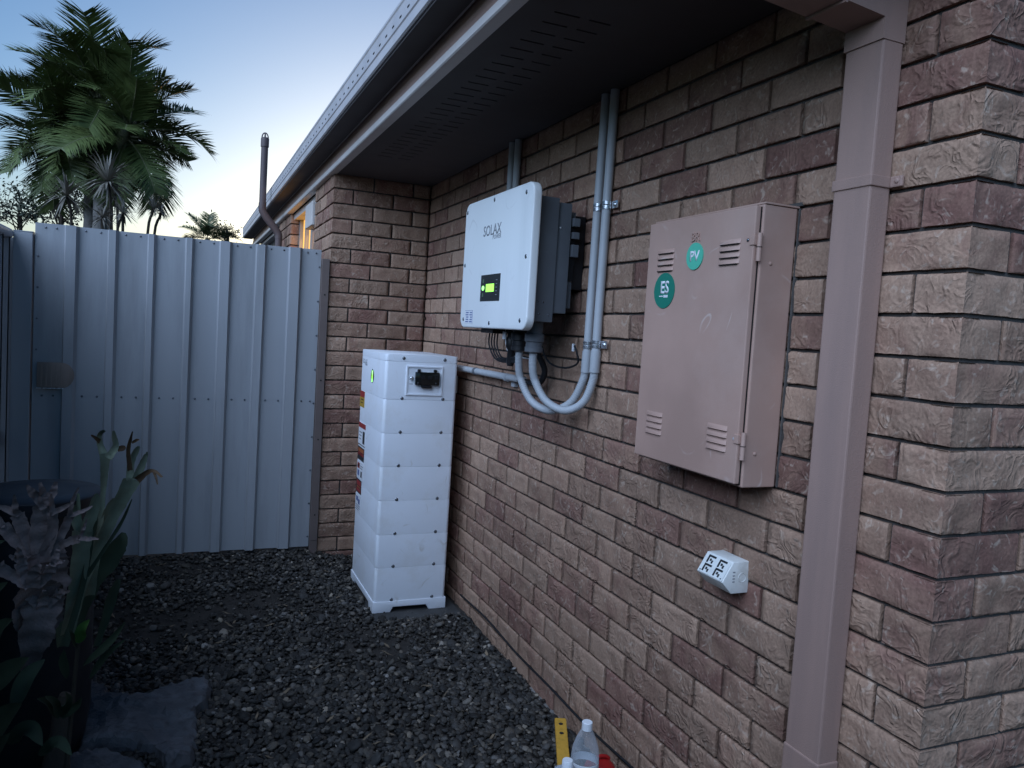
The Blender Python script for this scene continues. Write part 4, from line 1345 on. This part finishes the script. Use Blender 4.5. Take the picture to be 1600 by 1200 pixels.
def rock(pix, z, th, seed, name, label):
    from mathutils.geometry import delaunay_2d_cdt
    from mathutils import geometry
    poly = [at(x, y, 2, z) for x, y in pix]
    n = len(poly)
    rr = random.Random(int(seed * 10))
    rim = []
    for k in range(n):
        a_, b_ = poly[k], poly[(k + 1) % n]
        m_ = max(1, int(np.linalg.norm(b_ - a_) / 0.016))
        for q in range(m_):
            p = a_ + (b_ - a_) * q / m_
            j = 0.0 if q == 0 else 0.006
            rim.append(Vector((p[0] + rr.uniform(-j, j), p[1] + rr.uniform(-j, j))))
    xs_, ys_ = [p.x for p in rim], [p.y for p in rim]
    c = Vector((sum(xs_) / len(xs_), sum(ys_) / len(ys_)))

    def inside(p):
        ok = False
        for k in range(len(rim)):
            a_, b_ = rim[k], rim[k - 1]
            if (a_.y > p.y) != (b_.y > p.y) and p.x < (b_.x - a_.x) * (p.y - a_.y) / (b_.y - a_.y) + a_.x: ok = not ok
        return ok
    inner = []
    for _ in range(900):
        p = Vector((rr.uniform(min(xs_), max(xs_)), rr.uniform(min(ys_), max(ys_))))
        if inside(p) and all((p - q).length > 0.012 for q in inner) and all((p - q).length > 0.008 for q in rim): inner.append(p)
    pts = rim + inner
    nr = len(rim)
    out = delaunay_2d_cdt(pts, [(k, (k + 1) % nr) for k in range(nr)], [list(range(nr))], 1, 1e-5)
    V2, F2 = out[0], out[2]

    def top(p, edge):
        q = Vector((p.x * 6, p.y * 6, seed))
        terr = math.floor(3.0 * noise.noise(q * 0.9) + 0.35 * noise.noise(q * 4)) * 0.013       # slate splits in steps
        return z + terr + 0.02 * noise.noise(q * 0.7) + 0.005 * noise.noise(q * 9) - (0.012 if edge else 0)
    b = B()
    rimset = {}
    vt = []
    for p in V2:
        e = any((p - q).length < 1e-4 for q in rim)
        v = b.verts.new((p.x, p.y, top(p, e)))
        vt.append(v)
    for f in F2:
        b.faces.new([vt[k] for k in f])
    be = [e for e in b.edges if len(e.link_faces) == 1]
    for step, out_ in ((0.35, 1.05), (0.4, 1.0), (0.3, 0.9)):
        r_ = bmesh.ops.extrude_edge_only(b, edges=be)
        nv = [g for g in r_['geom'] if isinstance(g, bmesh.types.BMVert)]
        be = [g for g in r_['geom'] if isinstance(g, bmesh.types.BMEdge) and all(v in nv for v in g.verts)]
        for v in nv:
            v.co.x = c.x + (v.co.x - c.x) * out_ + rr.uniform(-0.005, 0.005)
            v.co.y = c.y + (v.co.y - c.y) * out_ + rr.uniform(-0.005, 0.005)
            v.co.z -= th * step
    bmesh.ops.recalc_face_normals(b, faces=b.faces[:])
    return setp(obj(name, b, M['rock'], None, 14), label, 'rock', 'slate rocks beside the fern')


rock([(112, 1125), (128, 1098), (165, 1078), (205, 1088), (235, 1086), (275, 1066), (318, 1049), (328, 1062), (322, 1088), (305, 1100), (308, 1130), (296, 1172), (262, 1192), (244, 1152), (190, 1148), (130, 1150)], -1.985, 0.08, 3.0, 'slate_rock', 'large flat slate rock lying on the gravel')
rock([(105, 1175), (150, 1160), (215, 1172), (240, 1200), (225, 1260), (130, 1270), (95, 1220)], -1.99, 0.07, 9.0, 'slate_rock', 'smaller slate rock in front of the large flat one')
rock([(118, 1075), (140, 1052), (165, 1066), (168, 1090), (140, 1100)], -1.99, 0.07, 14.0, 'slate_rock', 'small upright rock behind the large flat one')

pb = thing('plastic_bottle', (-0.246, 0.868, -2.05), 'clear ribbed plastic drink bottle with a white cap by the wall', 'bottle')
prf = [(0.034, -2.05), (0.039, -2.04), (0.04, -2.0)]
z_ = -1.99
while z_ < -1.85:
    prf += [(0.04, z_), (0.0375, z_ + 0.006), (0.04, z_ + 0.012)]; z_ += 0.016
prf += [(0.041, -1.835), (0.041, -1.815), (0.038, -1.79), (0.028, -1.762), (0.018, -1.742), (0.0135, -1.735), (0.0135, -1.728)]
b = B(); lathe(b, prf, -0.246, 0.868, 28); obj('bottle_body', b, M['pet'], pb, 60)
b = B(); lathe(b, [(0.0155, -1.738), (0.0155, -1.7165), (0.014, -1.715)], -0.246, 0.868, 20); obj('cap', b, M['cap'], pb, 40)
b = B(); lathe(b, [(0.0413, -1.852), (0.0417, -1.85), (0.0417, -1.83), (0.0413, -1.828)], -0.246, 0.868, 28, False); obj('label_band', b, M['paper'], pb, 60)
rb = thing('squeeze_bottle', (-0.332, 0.815, -2.05), 'squat milky bottle with a white cap and red front', 'bottle')
b = B(); prism(b, rrect(-0.362, -0.302, 0.785, 0.845, 0.012, 4), 2, -2.05, -1.815, 0.006); obj('bottle_body', b, M['milky'], rb, 40)
b = B(); lathe(b, [(0.016, -1.816), (0.0155, -1.789), (0.014, -1.787)], -0.332, 0.815, 18); obj('cap', b, M['cap'], rb, 40)
b = B(); prism(b, [(-0.332 + 0.026 * math.cos(a), -1.862 + 0.026 * math.sin(a)) for a in np.linspace(0, 2 * math.pi, 28, False)], 1, 0.7825, 0.7849); box(b, -0.36, -0.304, 0.7826, 0.7848, -2.0, -1.87); obj('label', b, M['red'], rb)
rc = thing('fuel_can', (-0.15, 0.93, -2.05), 'round shouldered red plastic can between the clear bottle and the wall', 'can')
b = B(); lathe(b, [(0.05, -2.05), (0.056, -2.03), (0.056, -1.95), (0.053, -1.92), (0.045, -1.897), (0.03, -1.882), (0.012, -1.876)], -0.155, 0.93, 28); obj('can_body', b, M['red_plastic'], rc, 60)
b = B(); tube(b, [(-0.155 + 0.03 * math.cos(t), 0.93, -1.884 + 0.016 * math.sin(t)) for t in np.linspace(0.2, math.pi - 0.2, 9)], 0.006, 8); obj('handle', b, M['red_plastic'], rc, 60)
lv = thing('spirit_level', (-0.1, 1.28, -2.04), 'yellow spirit level lying on the gravel against the wall', 'spirit level')
p0, p1 = Vector((-0.037, 1.42, -2.028)), Vector((-0.2, 1.06, -2.028))
d_ = (p1 - p0).normalized(); s_ = Vector((-d_.y, d_.x, 0)) * 0.021
b = B()
vs = [b.verts.new(p) for p in (p0 - s_, p0 + s_, p1 + s_, p1 - s_)]
vt = [b.verts.new(v.co + Vector((0, 0, 0.02))) for v in vs]
b.faces.new(vs[::-1]); b.faces.new(vt)
for k in range(4): b.faces.new([vs[k], vs[(k + 1) % 4], vt[(k + 1) % 4], vt[k]])
bmesh.ops.bevel(b, geom=b.edges[:], offset=0.002, segments=2, affect='EDGES')
lb_ = obj('level_body', b, M['level'], lv)
for q in (0.045, 0.11):
    c = p0 + d_ * q + Vector((0, 0, 0.0202))
    b = B(); lathe(b, [(0.008, c.z), (0.008, c.z + 0.0008)], c.x, c.y, 12); obj('vial_opening', b, M['print_dark'], lb_)


# ================================================================== PLANTS IN FRONT OF THE FENCE
def ribbon(bm, pts, widths, face, cup=0.15, mi=0):
    """leaf blade along pts (3D), half widths, facing 'face'"""
    m_ = len(pts)
    rows = []
    for i in range(m_):
        p = Vector(pts[i])
        tg = (Vector(pts[min(i + 1, m_ - 1)]) - Vector(pts[max(i - 1, 0)])).normalized()
        s = tg.cross(Vector(face))
        if s.length < 1e-6: s = tg.orthogonal()
        s.normalize()
        nn = s.cross(tg).normalized()
        w = widths[i]
        rows.append([bm.verts.new(p + s * (w * u) + nn * (cup * w * (u * u))) for u in (-1, -0.5, 0, 0.5, 1)])
    for r0, r1 in zip(rows[:-1], rows[1:]):
        for k in range(4):
            f = bm.faces.new([r0[k], r0[k + 1], r1[k + 1], r1[k]]); f.material_index = mi; f.smooth = True


def frond(parent, name, branches, Y, mats, tilt=0.0, lab=None):
    """branches: lists of (px, py, width px, dy) along a centre line; built on real points about the plane y = Y"""
    b = B()
    for br in branches:
        mi = 0
        if isinstance(br[0], int): mi, br = br[0], br[1:]
        P, Wd = [], []
        for (x, y_, w, dy) in br:
            p = at(x, y_, 1, Y + dy); P.append(p)
            q = at(x + w, y_, 1, Y + dy); Wd.append(np.linalg.norm(q - p) / 2)
        n = len(br) * 6
        PP = spline(P, n)
        k0 = len(b.verts) * 0.37
        WW = [float(v[0]) * (1 + 0.16 * noise.noise(Vector((i_ * 0.6, k0, 1.5)))) for i_, v in enumerate(spline([(w, 0, 0) for w in Wd], n))]
        ribbon(b, PP, [max(w, 0.0008) for w in WW], (0.35, -1, 0.25 + tilt), 0.3, mi)
    o = obj(name, b, [M[k] for k in mats], parent, 80)
    if lab: o['label'] = lab
    return o


ef = thing('elkhorn_fern', (-1.62, 1.4, -2.05), 'tall elkhorn fern with forked grey green fronds in front of the drum', 'fern')
GM = ['fern', 'tip', 'fern_dark']


def antler(name, spine, forks, Y, mats, seed, wob=0.18, lab=None, mi=0, tip_mi=1):
    """a frond blade along spine [(px, py, width, dy)] ending in ragged forks [(dx, dy px, width, length px, twist)]"""
    rr = random.Random(seed)
    b = B()

    def blade(P, m_):
        pts, wd = [], []
        for (x, y_, w, d) in P:
            p = at(x, y_, 1, Y + d); pts.append(p); wd.append(np.linalg.norm(at(x + w, y_, 1, Y + d) - p) / 2)
        n = len(P) * 6
        pp = spline(pts, n); ww = [float(v[0]) for v in spline([(w, 0, 0) for w in wd], n)]
        k0 = rr.uniform(0, 50)
        ww = [max(0.0007, w * (1 + wob * noise.noise(Vector((i * 0.55, k0, 0))) + wob * 0.6 * noise.noise(Vector((i * 1.3, k0, 4))))) for i, w in enumerate(ww)]
        pp = [q + np.array([0, 0.007 * noise.noise(Vector((i * 0.35, k0, 9))), 0]) for i, q in enumerate(pp)]
        ribbon(b, pp, ww, (0.35 + rr.uniform(-0.25, 0.25), -1, 0.25 + rr.uniform(-0.2, 0.2)), 0.3, m_)

    def fork(x, y_, ang, w, ln, d, depth):
        ax, ay = math.sin(ang), -math.cos(ang)
        bend = rr.uniform(-0.35, 0.35)
        ex, ey = x + ax * ln + bend * ln * 0.4 * ay, y_ + ay * ln - bend * ln * 0.4 * ax
        mx_, my_ = x + ax * ln * 0.5 + bend * ln * 0.12, y_ + ay * ln * 0.5
        dd = d - rr.uniform(0.0, 0.035)
        m_ = tip_mi if depth == 0 and rr.random() < 0.6 else mi
        if depth == 0:
            blade([(x - ax * w * 0.4, y_ - ay * w * 0.4, w * 0.9, d), (mx_, my_, w * 0.8, (d + dd) / 2), (ex, ey, w * 0.3, dd)], m_)
        else:
            blade([(x - ax * w * 0.5, y_ - ay * w * 0.5, w, d), (mx_, my_, w * 0.85, (d + dd) / 2), (ex, ey, w * 0.95, dd)], mi)
            for s_ in ((-1, 1) if rr.random() < 0.7 else (-1, 0.1, 1)):
                fork(ex, ey, ang + s_ * rr.uniform(0.3, 0.75) + bend * 0.4, w * rr.uniform(0.42, 0.6), ln * rr.uniform(0.45, 0.75), dd, depth - 1)

    blade(spine, mi)
    x, y_, w, d = spine[-1]
    for (ang, fw, ln, depth) in forks:
        fork(x + math.sin(ang) * w * 0.25, y_, ang, fw, ln, d, depth)
    o = obj(name, b, [M[k] for k in mats], ef, 80)
    if lab: o['label'] = lab
    return o


frond(ef, 'frond', [[(140, 930, 16, 0.05), (152, 860, 11, 0.0), (160, 780, 9, -0.02), (163, 730, 14, -0.04), (164, 708, 20, -0.05)],
                    [(162, 712, 13, -0.05), (155, 690, 10, -0.05), (156, 678, 8, -0.06), (163, 672, 6, -0.09)], [1, (156, 690, 8, -0.05), (148, 684, 6, -0.07), (142, 680, 3, -0.1)],
                    [(168, 716, 14, -0.05), (180, 698, 11, -0.04), (178, 682, 8, -0.05), (177, 673, 4, -0.06)], [1, (183, 702, 9, -0.04), (192, 700, 9, -0.03), (196, 698, 3, -0.02)]], 1.42, GM)
frond(ef, 'frond', [[(118, 950, 14, 0.1), (142, 880, 16, 0.05), (172, 815, 20, 0.0), (192, 775, 24, -0.03), (206, 748, 30, -0.05)],
                    [(203, 750, 14, -0.05), (204, 725, 12, -0.05), (212, 705, 10, -0.06), (217, 697, 5, -0.07)], [1, (203, 735, 8, -0.06), (200, 705, 7, -0.08), (204, 685, 5, -0.1), (207, 674, 2, -0.12)],
                    [(212, 748, 13, -0.05), (222, 725, 12, -0.06), (228, 710, 7, -0.07), (229, 706, 2, -0.08)], [1, (214, 750, 13, -0.05), (230, 738, 9, -0.07), (242, 737, 6, -0.1), (253, 746, 4, -0.13)], [1, (240, 737, 5, -0.1), (244, 748, 4, -0.12), (246, 757, 2, -0.13)],
                    [1, (206, 692, 4, -0.1), (213, 688, 5, -0.11), (218, 687, 2, -0.12)]], 1.36, GM)
frond(ef, 'frond', [[(105, 990, 22, 0.05), (118, 920, 26, 0.0), (126, 860, 30, -0.04), (128, 825, 34, -0.06)], [(124, 828, 16, -0.06), (115, 803, 17, -0.08), (112, 790, 12, -0.1)],
                    [(133, 830, 18, -0.06), (144, 800, 20, -0.08), (149, 778, 14, -0.1), (150, 771, 5, -0.11)], [2, (126, 830, 8, -0.06), (123, 800, 7, -0.04), (122, 771, 5, -0.02)]], 1.3, GM)
frond(ef, 'frond', [[(112, 975, 14, 0.05), (140, 880, 15, 0.0), (162, 820, 18, -0.03), (174, 788, 15, -0.05), (178, 778, 4, -0.06)]], 1.45, GM)
frond(ef, 'frond', [[2, (135, 900, 8, 0.0), (168, 850, 6, -0.03), (190, 815, 6, -0.06), (206, 780, 2, -0.1)]], 1.33, GM)
frond(ef, 'frond', [[2, (110, 1000, 20, 0.1), (140, 915, 30, 0.05), (170, 872, 36, 0.02), (188, 845, 24, 0.0), (193, 832, 8, 0.0)]], 1.5, GM)
frond(ef, 'frond', [[2, (105, 960, 12, 0.0), (118, 900, 14, 0.0), (140, 840, 14, -0.02), (158, 790, 12, -0.05), (160, 778, 3, -0.06)]], 1.48, GM)
frond(ef, 'frond', [[2, (150, 1010, 10, 0.0), (165, 965, 14, -0.03), (175, 930, 18, -0.06), (185, 905, 8, -0.08)]], 1.4, GM)
frond(ef, 'frond', [[2, (100, 1010, 14, 0.0), (122, 940, 10, 0.0), (136, 880, 10, -0.02), (146, 830, 4, -0.05)]], 1.3, GM)
antler('frond', [(95, 1010, 14, 0.0), (88, 950, 14, 0.0), (84, 900, 12, 0.02)], [(-0.4, 9, 40, 1), (0.2, 9, 50, 1)], 1.5, GM, 21, 0.1, mi=2)
SM = ['shield', 'shield_dark']
antler('shield_frond', [(62, 1012, 30, 0.0), (66, 965, 54, -0.02), (66, 915, 78, -0.04), (64, 880, 88, -0.06), (64, 862, 70, -0.06)],
       [(-0.95, 24, 62, 1), (-0.5, 26, 66, 1), (-0.02, 34, 74, 1), (0.32, 20, 62, 1), (0.62, 18, 66, 1), (1.05, 16, 50, 1)], 1.22, SM, 23, 0.22, 'grey felted shield frond with blunt ragged lobes', tip_mi=0)
antler('shield_frond', [(62, 1000, 44, 0.02), (60, 960, 70, -0.02), (54, 928, 86, -0.06), (50, 908, 60, -0.1)],
       [(-1.1, 24, 48, 1), (-0.45, 22, 34, 1), (0.2, 26, 28, 0), (0.8, 22, 36, 1)], 1.18, SM, 29, 0.25, tip_mi=0)
antler('shield_frond', [(44, 1046, 22, 0.05), (52, 1010, 40, 0.0), (62, 970, 54, -0.03), (66, 940, 60, -0.04)], [(-0.9, 16, 20, 1), (0.1, 20, 18, 0), (0.9, 16, 22, 1)], 1.16, SM, 31, 0.25, tip_mi=1)
b = B()
prof_ = [(0.05, -2.1), (0.04, -1.95), (0.034, -1.85), (0.03, -1.78), (0.018, -1.74)]
lathe(b, prof_, -1.66, 1.5, 14)
for v in b.verts: v.co += Vector((0.03 * noise.noise(v.co * 9), 0.03 * noise.noise(v.co * 9 + Vector((4, 0, 0))), 0))
obj('stump', b, M['stump'], ef, 60)


def leafy(base, label, leaves, Y, material, name='leafy_plant', bright=()):
    t = thing(name, base, label, 'plant')
    for i, (pts, w) in enumerate(leaves):
        b = B()
        P = [at(x, y_, 1, Y + dy) for (x, y_, dy) in pts]
        n = 14
        PP = spline(P, n)
        sc_ = np.linalg.norm(at(100 + w, 1000, 1, Y) - at(100, 1000, 1, Y)) / 2
        WW = [max(0.0012, sc_ * math.sin(math.pi * min(1, (k / (n - 1)) ** 0.8 * 0.97 + 0.02)) ** 0.8) for k in range(n)]
        ribbon(b, PP, WW, (0.2, -0.8, 0.7), 0.35)
        obj('leaf', b, M['leaf_bright'] if i in bright else M[material], t, 80)
    b = B(); q0 = at(*leaves[0][0][0][:2], 1, Y)
    tube(b, [(base[0], base[1], base[2] - 0.02), tuple(q0)], [0.008, 0.005], 6); obj('stem', b, M['twig'], t)
    return t


leafy((-1.62, 1.15, -2.05), 'low plant with one fresh green leaf at the foot of the fern',
      [([(122, 1005, 0), (128, 985, -0.03), (140, 968, -0.06)], 20), ([(118, 1010, 0), (112, 998, -0.04), (108, 985, -0.08)], 16), ([(130, 1040, 0), (170, 1005, -0.05), (196, 972, -0.1)], 14),
       ([(140, 1060, 0), (165, 1025, -0.03), (195, 1000, -0.06)], 12), ([(90, 1120, 0), (75, 1100, -0.05), (58, 1092, -0.1)], 18), ([(92, 1122, 0), (84, 1100, -0.05), (70, 1088, -0.1)], 18),
       ([(95, 1120, 0), (104, 1098, -0.05), (102, 1082, -0.1)], 18), ([(96, 1122, 0), (118, 1105, -0.02), (128, 1090, -0.04)], 14), ([(105, 1060, 0), (98, 1035, -0.03), (100, 1015, -0.05)], 16)], 1.12, 'leaf', bright=(0,))
leafy((-1.75, 1.05, -2.05), 'broad leaved dark plant beside the fern at the side fence',
      [([(-20, 1150, 0), (8, 1125, -0.04), (34, 1100, -0.1)], 46), ([(-25, 1080, 0), (10, 1055, -0.05), (45, 1028, -0.1)], 44), ([(-20, 1190, 0), (-5, 1170, -0.04), (16, 1145, -0.08)], 26),
       ([(-30, 1020, 0), (0, 985, -0.04), (20, 968, -0.08)], 30), ([(-30, 960, 0), (-10, 930, -0.04), (12, 910, -0.08)], 26), ([(20, 1110, 0), (40, 1060, 0.02), (70, 1030, 0.05)], 28),
       ([(10, 1160, 0), (45, 1140, -0.03), (66, 1165, -0.08)], 30), ([(-40, 900, 0), (-10, 860, -0.03), (8, 845, -0.08)], 22), ([(60, 1180, 0), (90, 1160, -0.03), (112, 1180, -0.06)], 22)], 1.05, 'leaf', 'broad_leaf_plant')

# ================================================================== TREES BEYOND THE GATE
def palm_frond_meshes(k, L, droop, leaflen, pairs, seed):
    """one feather frond along +x from the origin, sagging; a rachis and leaflets on both sides"""
    rr = random.Random(seed)
    b = B()
    n = 14
    P = []
    a = math.radians(0)
    x = z = 0.0
    for i in range(n):
        P.append(Vector((x, 0, z)))
        a -= droop / n * (0.4 + 1.2 * i / n)
        x += L / n * math.cos(a); z += L / n * math.sin(a)
    tube(b, P, [0.016 * (1 - 0.8 * i / n) for i in range(n)], 5, True, 1)
    for j in range(pairs):
        u = 0.14 + 0.86 * (j + 0.5) / pairs
        f = u * (n - 1); i0 = min(int(f), n - 2); p = P[i0].lerp(P[i0 + 1], f - i0)
        tg = (P[i0 + 1] - P[i0]).normalized()
        up = Vector((0, 1, 0)).cross(tg) * -1
        if up.z < 0: up = -up
        ll = leaflen * (0.45 + 0.55 * math.sin(math.pi * min(1, u * 0.95 + 0.05)) ** 0.6) * rr.uniform(0.85, 1.1)
        for s in (-1, 1):
            d = (tg * rr.uniform(0.55, 0.8) + Vector((0, s, 0)) * rr.uniform(0.8, 1.0) + up * rr.uniform(0.05, 0.3)).normalized()
            e1 = p + d * ll * 0.5
            e2 = p + d * ll + Vector((0, 0, -ll * rr.uniform(0.03, 0.16)))
            w = tg * 0.0145
            v = [b.verts.new(q) for q in (p - w * 0.6, p + w * 0.6, e1 + w, e1 - w, e2)]
            f_ = b.faces.new([v[0], v[1], v[2], v[3]]); g_ = b.faces.new([v[3], v[2], v[4]])
    me = bpy.data.meshes.new('frond')
    b.to_mesh(me); b.free()
    me.materials.append(M['palm']); me.materials.append(M['palm_stem'])
    return me


PF = [palm_frond_meshes(k, L, dr_, ll, 62, 20 + k) for k, (L, dr_, ll) in enumerate(((1.3, 0.75, 0.5), (1.2, 1.05, 0.5), (1.35, 1.3, 0.52), (1.15, 0.55, 0.48), (1.3, 1.6, 0.5), (1.25, 0.9, 0.52)))]


def palm_crown(parent, c, n, scale, seed, lowest=-48, highest=84):
    rr = random.Random(seed)
    for i in range(n):
        o = bpy.data.objects.new('frond', PF[rr.randrange(len(PF))])
        az = i * 2.39996 + rr.uniform(-0.25, 0.25)
        el = math.radians(highest + (lowest - highest) * (i + 0.5) / n + rr.uniform(-8, 8))
        o.rotation_euler = (rr.uniform(-0.5, 0.5), -el, az)
        s = scale * rr.uniform(0.85, 1.12)
        o.scale = (s, s, s)
        o.parent = parent
        q = Vector(c) + Vector((0.05 * math.cos(az), 0.05 * math.sin(az), -0.35 * (i / n)))
        o.location = q + Vector((0, 0, H)) - wloc(parent)
        COL.objects.link(o)


def trunk_part(parent, p0, p1, r0, r1, name='trunk', m_='trunk'):
    b = B()
    P0, P1 = Vector(p0), Vector(p1)
    n = 30
    pts = [P0.lerp(P1, i / n) for i in range(n + 1)]
    tube(b, pts, [(r0 + (r1 - r0) * i / n) * (1.05 if i % 2 else 1.0) for i in range(n + 1)], 12)
    return obj(name, b, M[m_], parent, 60)


YP = 12.0
pc = at(150, 300, 1, YP)
pt = thing('palm_tree', (pc[0], YP, -2.0), 'large clump of dark feather palms rising behind the gate', 'palm tree')
for (bx_, tx, ty, dY, sc_, sd, nf) in ((143, 104, 184, 0.25, 0.88, 3, 30), (166, 156, 142, 0.0, 0.9, 5, 36), (158, 200, 190, -0.35, 0.88, 8, 30)):
    p0 = at(bx_, 345, 1, YP + dY); p1 = at(tx, ty, 1, YP + dY)
    d0 = at(bx_, 300, 1, YP + dY)
    trunk_part(pt, (p0[0], YP + dY, -2.1), (d0[0], YP + dY, d0[2]), 0.11, 0.095)
    trunk_part(pt, (d0[0], YP + dY, d0[2]), (p1[0], YP + dY, p1[2]), 0.095, 0.06, 'crownshaft', 'palm_stem')
    palm_crown(pt, p1, nf, sc_, sd)


def spiky(px, py, R, Y, n, seed, label, w=0.014, base=None, flat=0.0):
    rr = random.Random(seed)
    c = at(px, py, 1, Y)
    t = thing('spiky_plant', (c[0], Y, -2.0), label, 'plant', 'spiky plants at the foot of the palm')
    bx_ = at(base or px, 360, 1, Y)[0]
    b = B(); tube(b, spline([(bx_, Y, -2.1), (bx_, Y, c[2] - 0.5), tuple(c)], 10), 0.02, 6); obj('stem', b, M['twig'], t)
    b = B()
    for i in range(n):
        az = rr.uniform(0, 2 * math.pi); el = math.asin(rr.uniform(-0.75 + flat, 1))
        L = R * rr.uniform(0.7, 1.1)
        d = Vector((math.cos(az) * math.cos(el), math.sin(az) * math.cos(el), math.sin(el)))
        p = Vector(c)
        s = d.cross(Vector((0, 0, 1)));
        if s.length < 1e-3: s = Vector((1, 0, 0))
        s.normalize(); s *= w
        m_ = p + d * L * 0.55; e = p + d * L + Vector((0, 0, -L * 0.16))
        v = [b.verts.new(q) for q in (p - s * 0.6, p + s * 0.6, m_ + s, m_ - s, e)]
        b.faces.new([v[0], v[1], v[2], v[3]]); b.faces.new([v[3], v[2], v[4]])
    obj('leaves', b, M['spiky'], t)


spiky(168, 283, 0.5, 10.6, 120, 1, 'biggest pale spiky rosette in front of the palm trunks', 0.013, 172)
spiky(104, 305, 0.42, 10.9, 80, 2, 'spiky rosette left of the palm trunks', 0.012, 112)
spiky(192, 333, 0.26, 10.5, 60, 3, 'small spiky rosette right below the big pale one', 0.01)
spiky(240, 326, 0.26, 10.7, 80, 4, 'spiky rosette on thin stalks furthest right of the palm', 0.007, 230, 0.3)
spiky(252, 332, 0.2, 10.8, 50, 9, 'little spiky rosette just right of the stalked one', 0.007, 240, 0.3)
spiky(160, 340, 0.26, 10.3, 60, 5, 'low spiky rosette over the gate top at the palm foot', 0.01)
spiky(180, 305, 0.3, 10.9, 50, 6, 'drooping spiky rosette close to the right trunk', 0.011, 184)

yp = at(325, 352, 1, 14.0)
yt = thing('young_palm', (yp[0], 14.0, -2.0), 'small feathery palm showing alone above the gate top', 'palm tree')
trunk_part(yt, (yp[0], 14.0, -2.1), (yp[0], 14.0, yp[2] - 0.25), 0.07, 0.05)
rr = random.Random(4)
for (az, el, me_, s) in ((math.pi * 0.93, 62, 3, 0.5), (math.pi * 0.9, 38, 0, 0.42), (1.5, 78, 3, 0.48), (0.15, 52, 1, 0.42), (-0.2, 30, 1, 0.46), (0.4, 20, 4, 0.4), (2.6, 20, 1, 0.36), (-1.5, 50, 2, 0.4)):
    o = bpy.data.objects.new('frond', PF[me_]); o.rotation_euler = (rr.uniform(-0.4, 0.4), -math.radians(el), az); o.scale = (s,) * 3
    o.parent = yt; o.location = Vector((yp[0], 14.0, yp[2] - 0.25 + H)) - wloc(yt); COL.objects.link(o)


def bushy(px, py, Y, label, seed, rx, rz, n, lsz, mats='tree_leaf'):
    rr = random.Random(seed)
    c = at(px, py, 1, Y)
    t = thing('bushy_tree', (c[0], Y, -2.0), label, 'tree', 'trees beyond the fence')
    b = B()
    tips = []
    tube(b, spline([(c[0], Y, -2.1), (c[0] + 0.05, Y, c[2] - rz * 1.2), (c[0], Y, c[2] - rz * 0.4)], 8), [0.04, 0.038, 0.036, 0.034, 0.03, 0.025, 0.02, 0.015], 7)
    for k in range(16):
        e = Vector((c[0] + rr.uniform(-rx, rx), Y + rr.uniform(-rx, rx) * 0.7, c[2] + rr.uniform(-rz * 0.8, rz)))
        s0 = Vector((c[0], Y, c[2] - rz * rr.uniform(0.4, 1.3)))
        P = spline([tuple(s0), tuple(s0.lerp(e, 0.5) + Vector((0, 0, 0.08))), tuple(e)], 7)
        tube(b, P, [0.012 - 0.0014 * i for i in range(7)], 5); tips += [Vector(p) for p in P[3:]]
        for q in range(2):
            e2 = e + Vector((rr.uniform(-0.25, 0.25), rr.uniform(-0.25, 0.25), rr.uniform(-0.1, 0.25)))
            tube(b, [tuple(P[4]), tuple(e2)], [0.005, 0.002], 4); tips += [e2, Vector(P[4]).lerp(e2, 0.6)]
    obj('trunk', b, M['twig'], t, 60)
    b = B()
    for i in range(n):
        p = tips[rr.randrange(len(tips))] + Vector((rr.gauss(0, 0.07), rr.gauss(0, 0.07), rr.gauss(0, 0.06)))
        d = Vector((rr.gauss(0, 1), rr.gauss(0, 1), rr.gauss(0, 0.7))).normalized(); s = d.orthogonal().normalized()
        L = lsz * rr.uniform(0.6, 1.3)
        b.faces.new([b.verts.new(q) for q in (p, p + d * L * 0.5 + s * L * 0.24, p + d * L, p + d * L * 0.5 - s * L * 0.24)])
    obj('crown', b, M[mats], t)


bushy(28, 318, 15.0, 'thin leaved bushy tree left of the palm over the side fence', 2, 0.6, 0.42, 1300, 0.07)
bushy(92, 312, 13.5, 'darker bushy tree standing between the thin tree and the palm', 5, 0.33, 0.38, 900, 0.07)
bushy(352, 366, 15.0, 'low dark shrub showing at the foot of the small palm', 12, 0.3, 0.12, 260, 0.06)
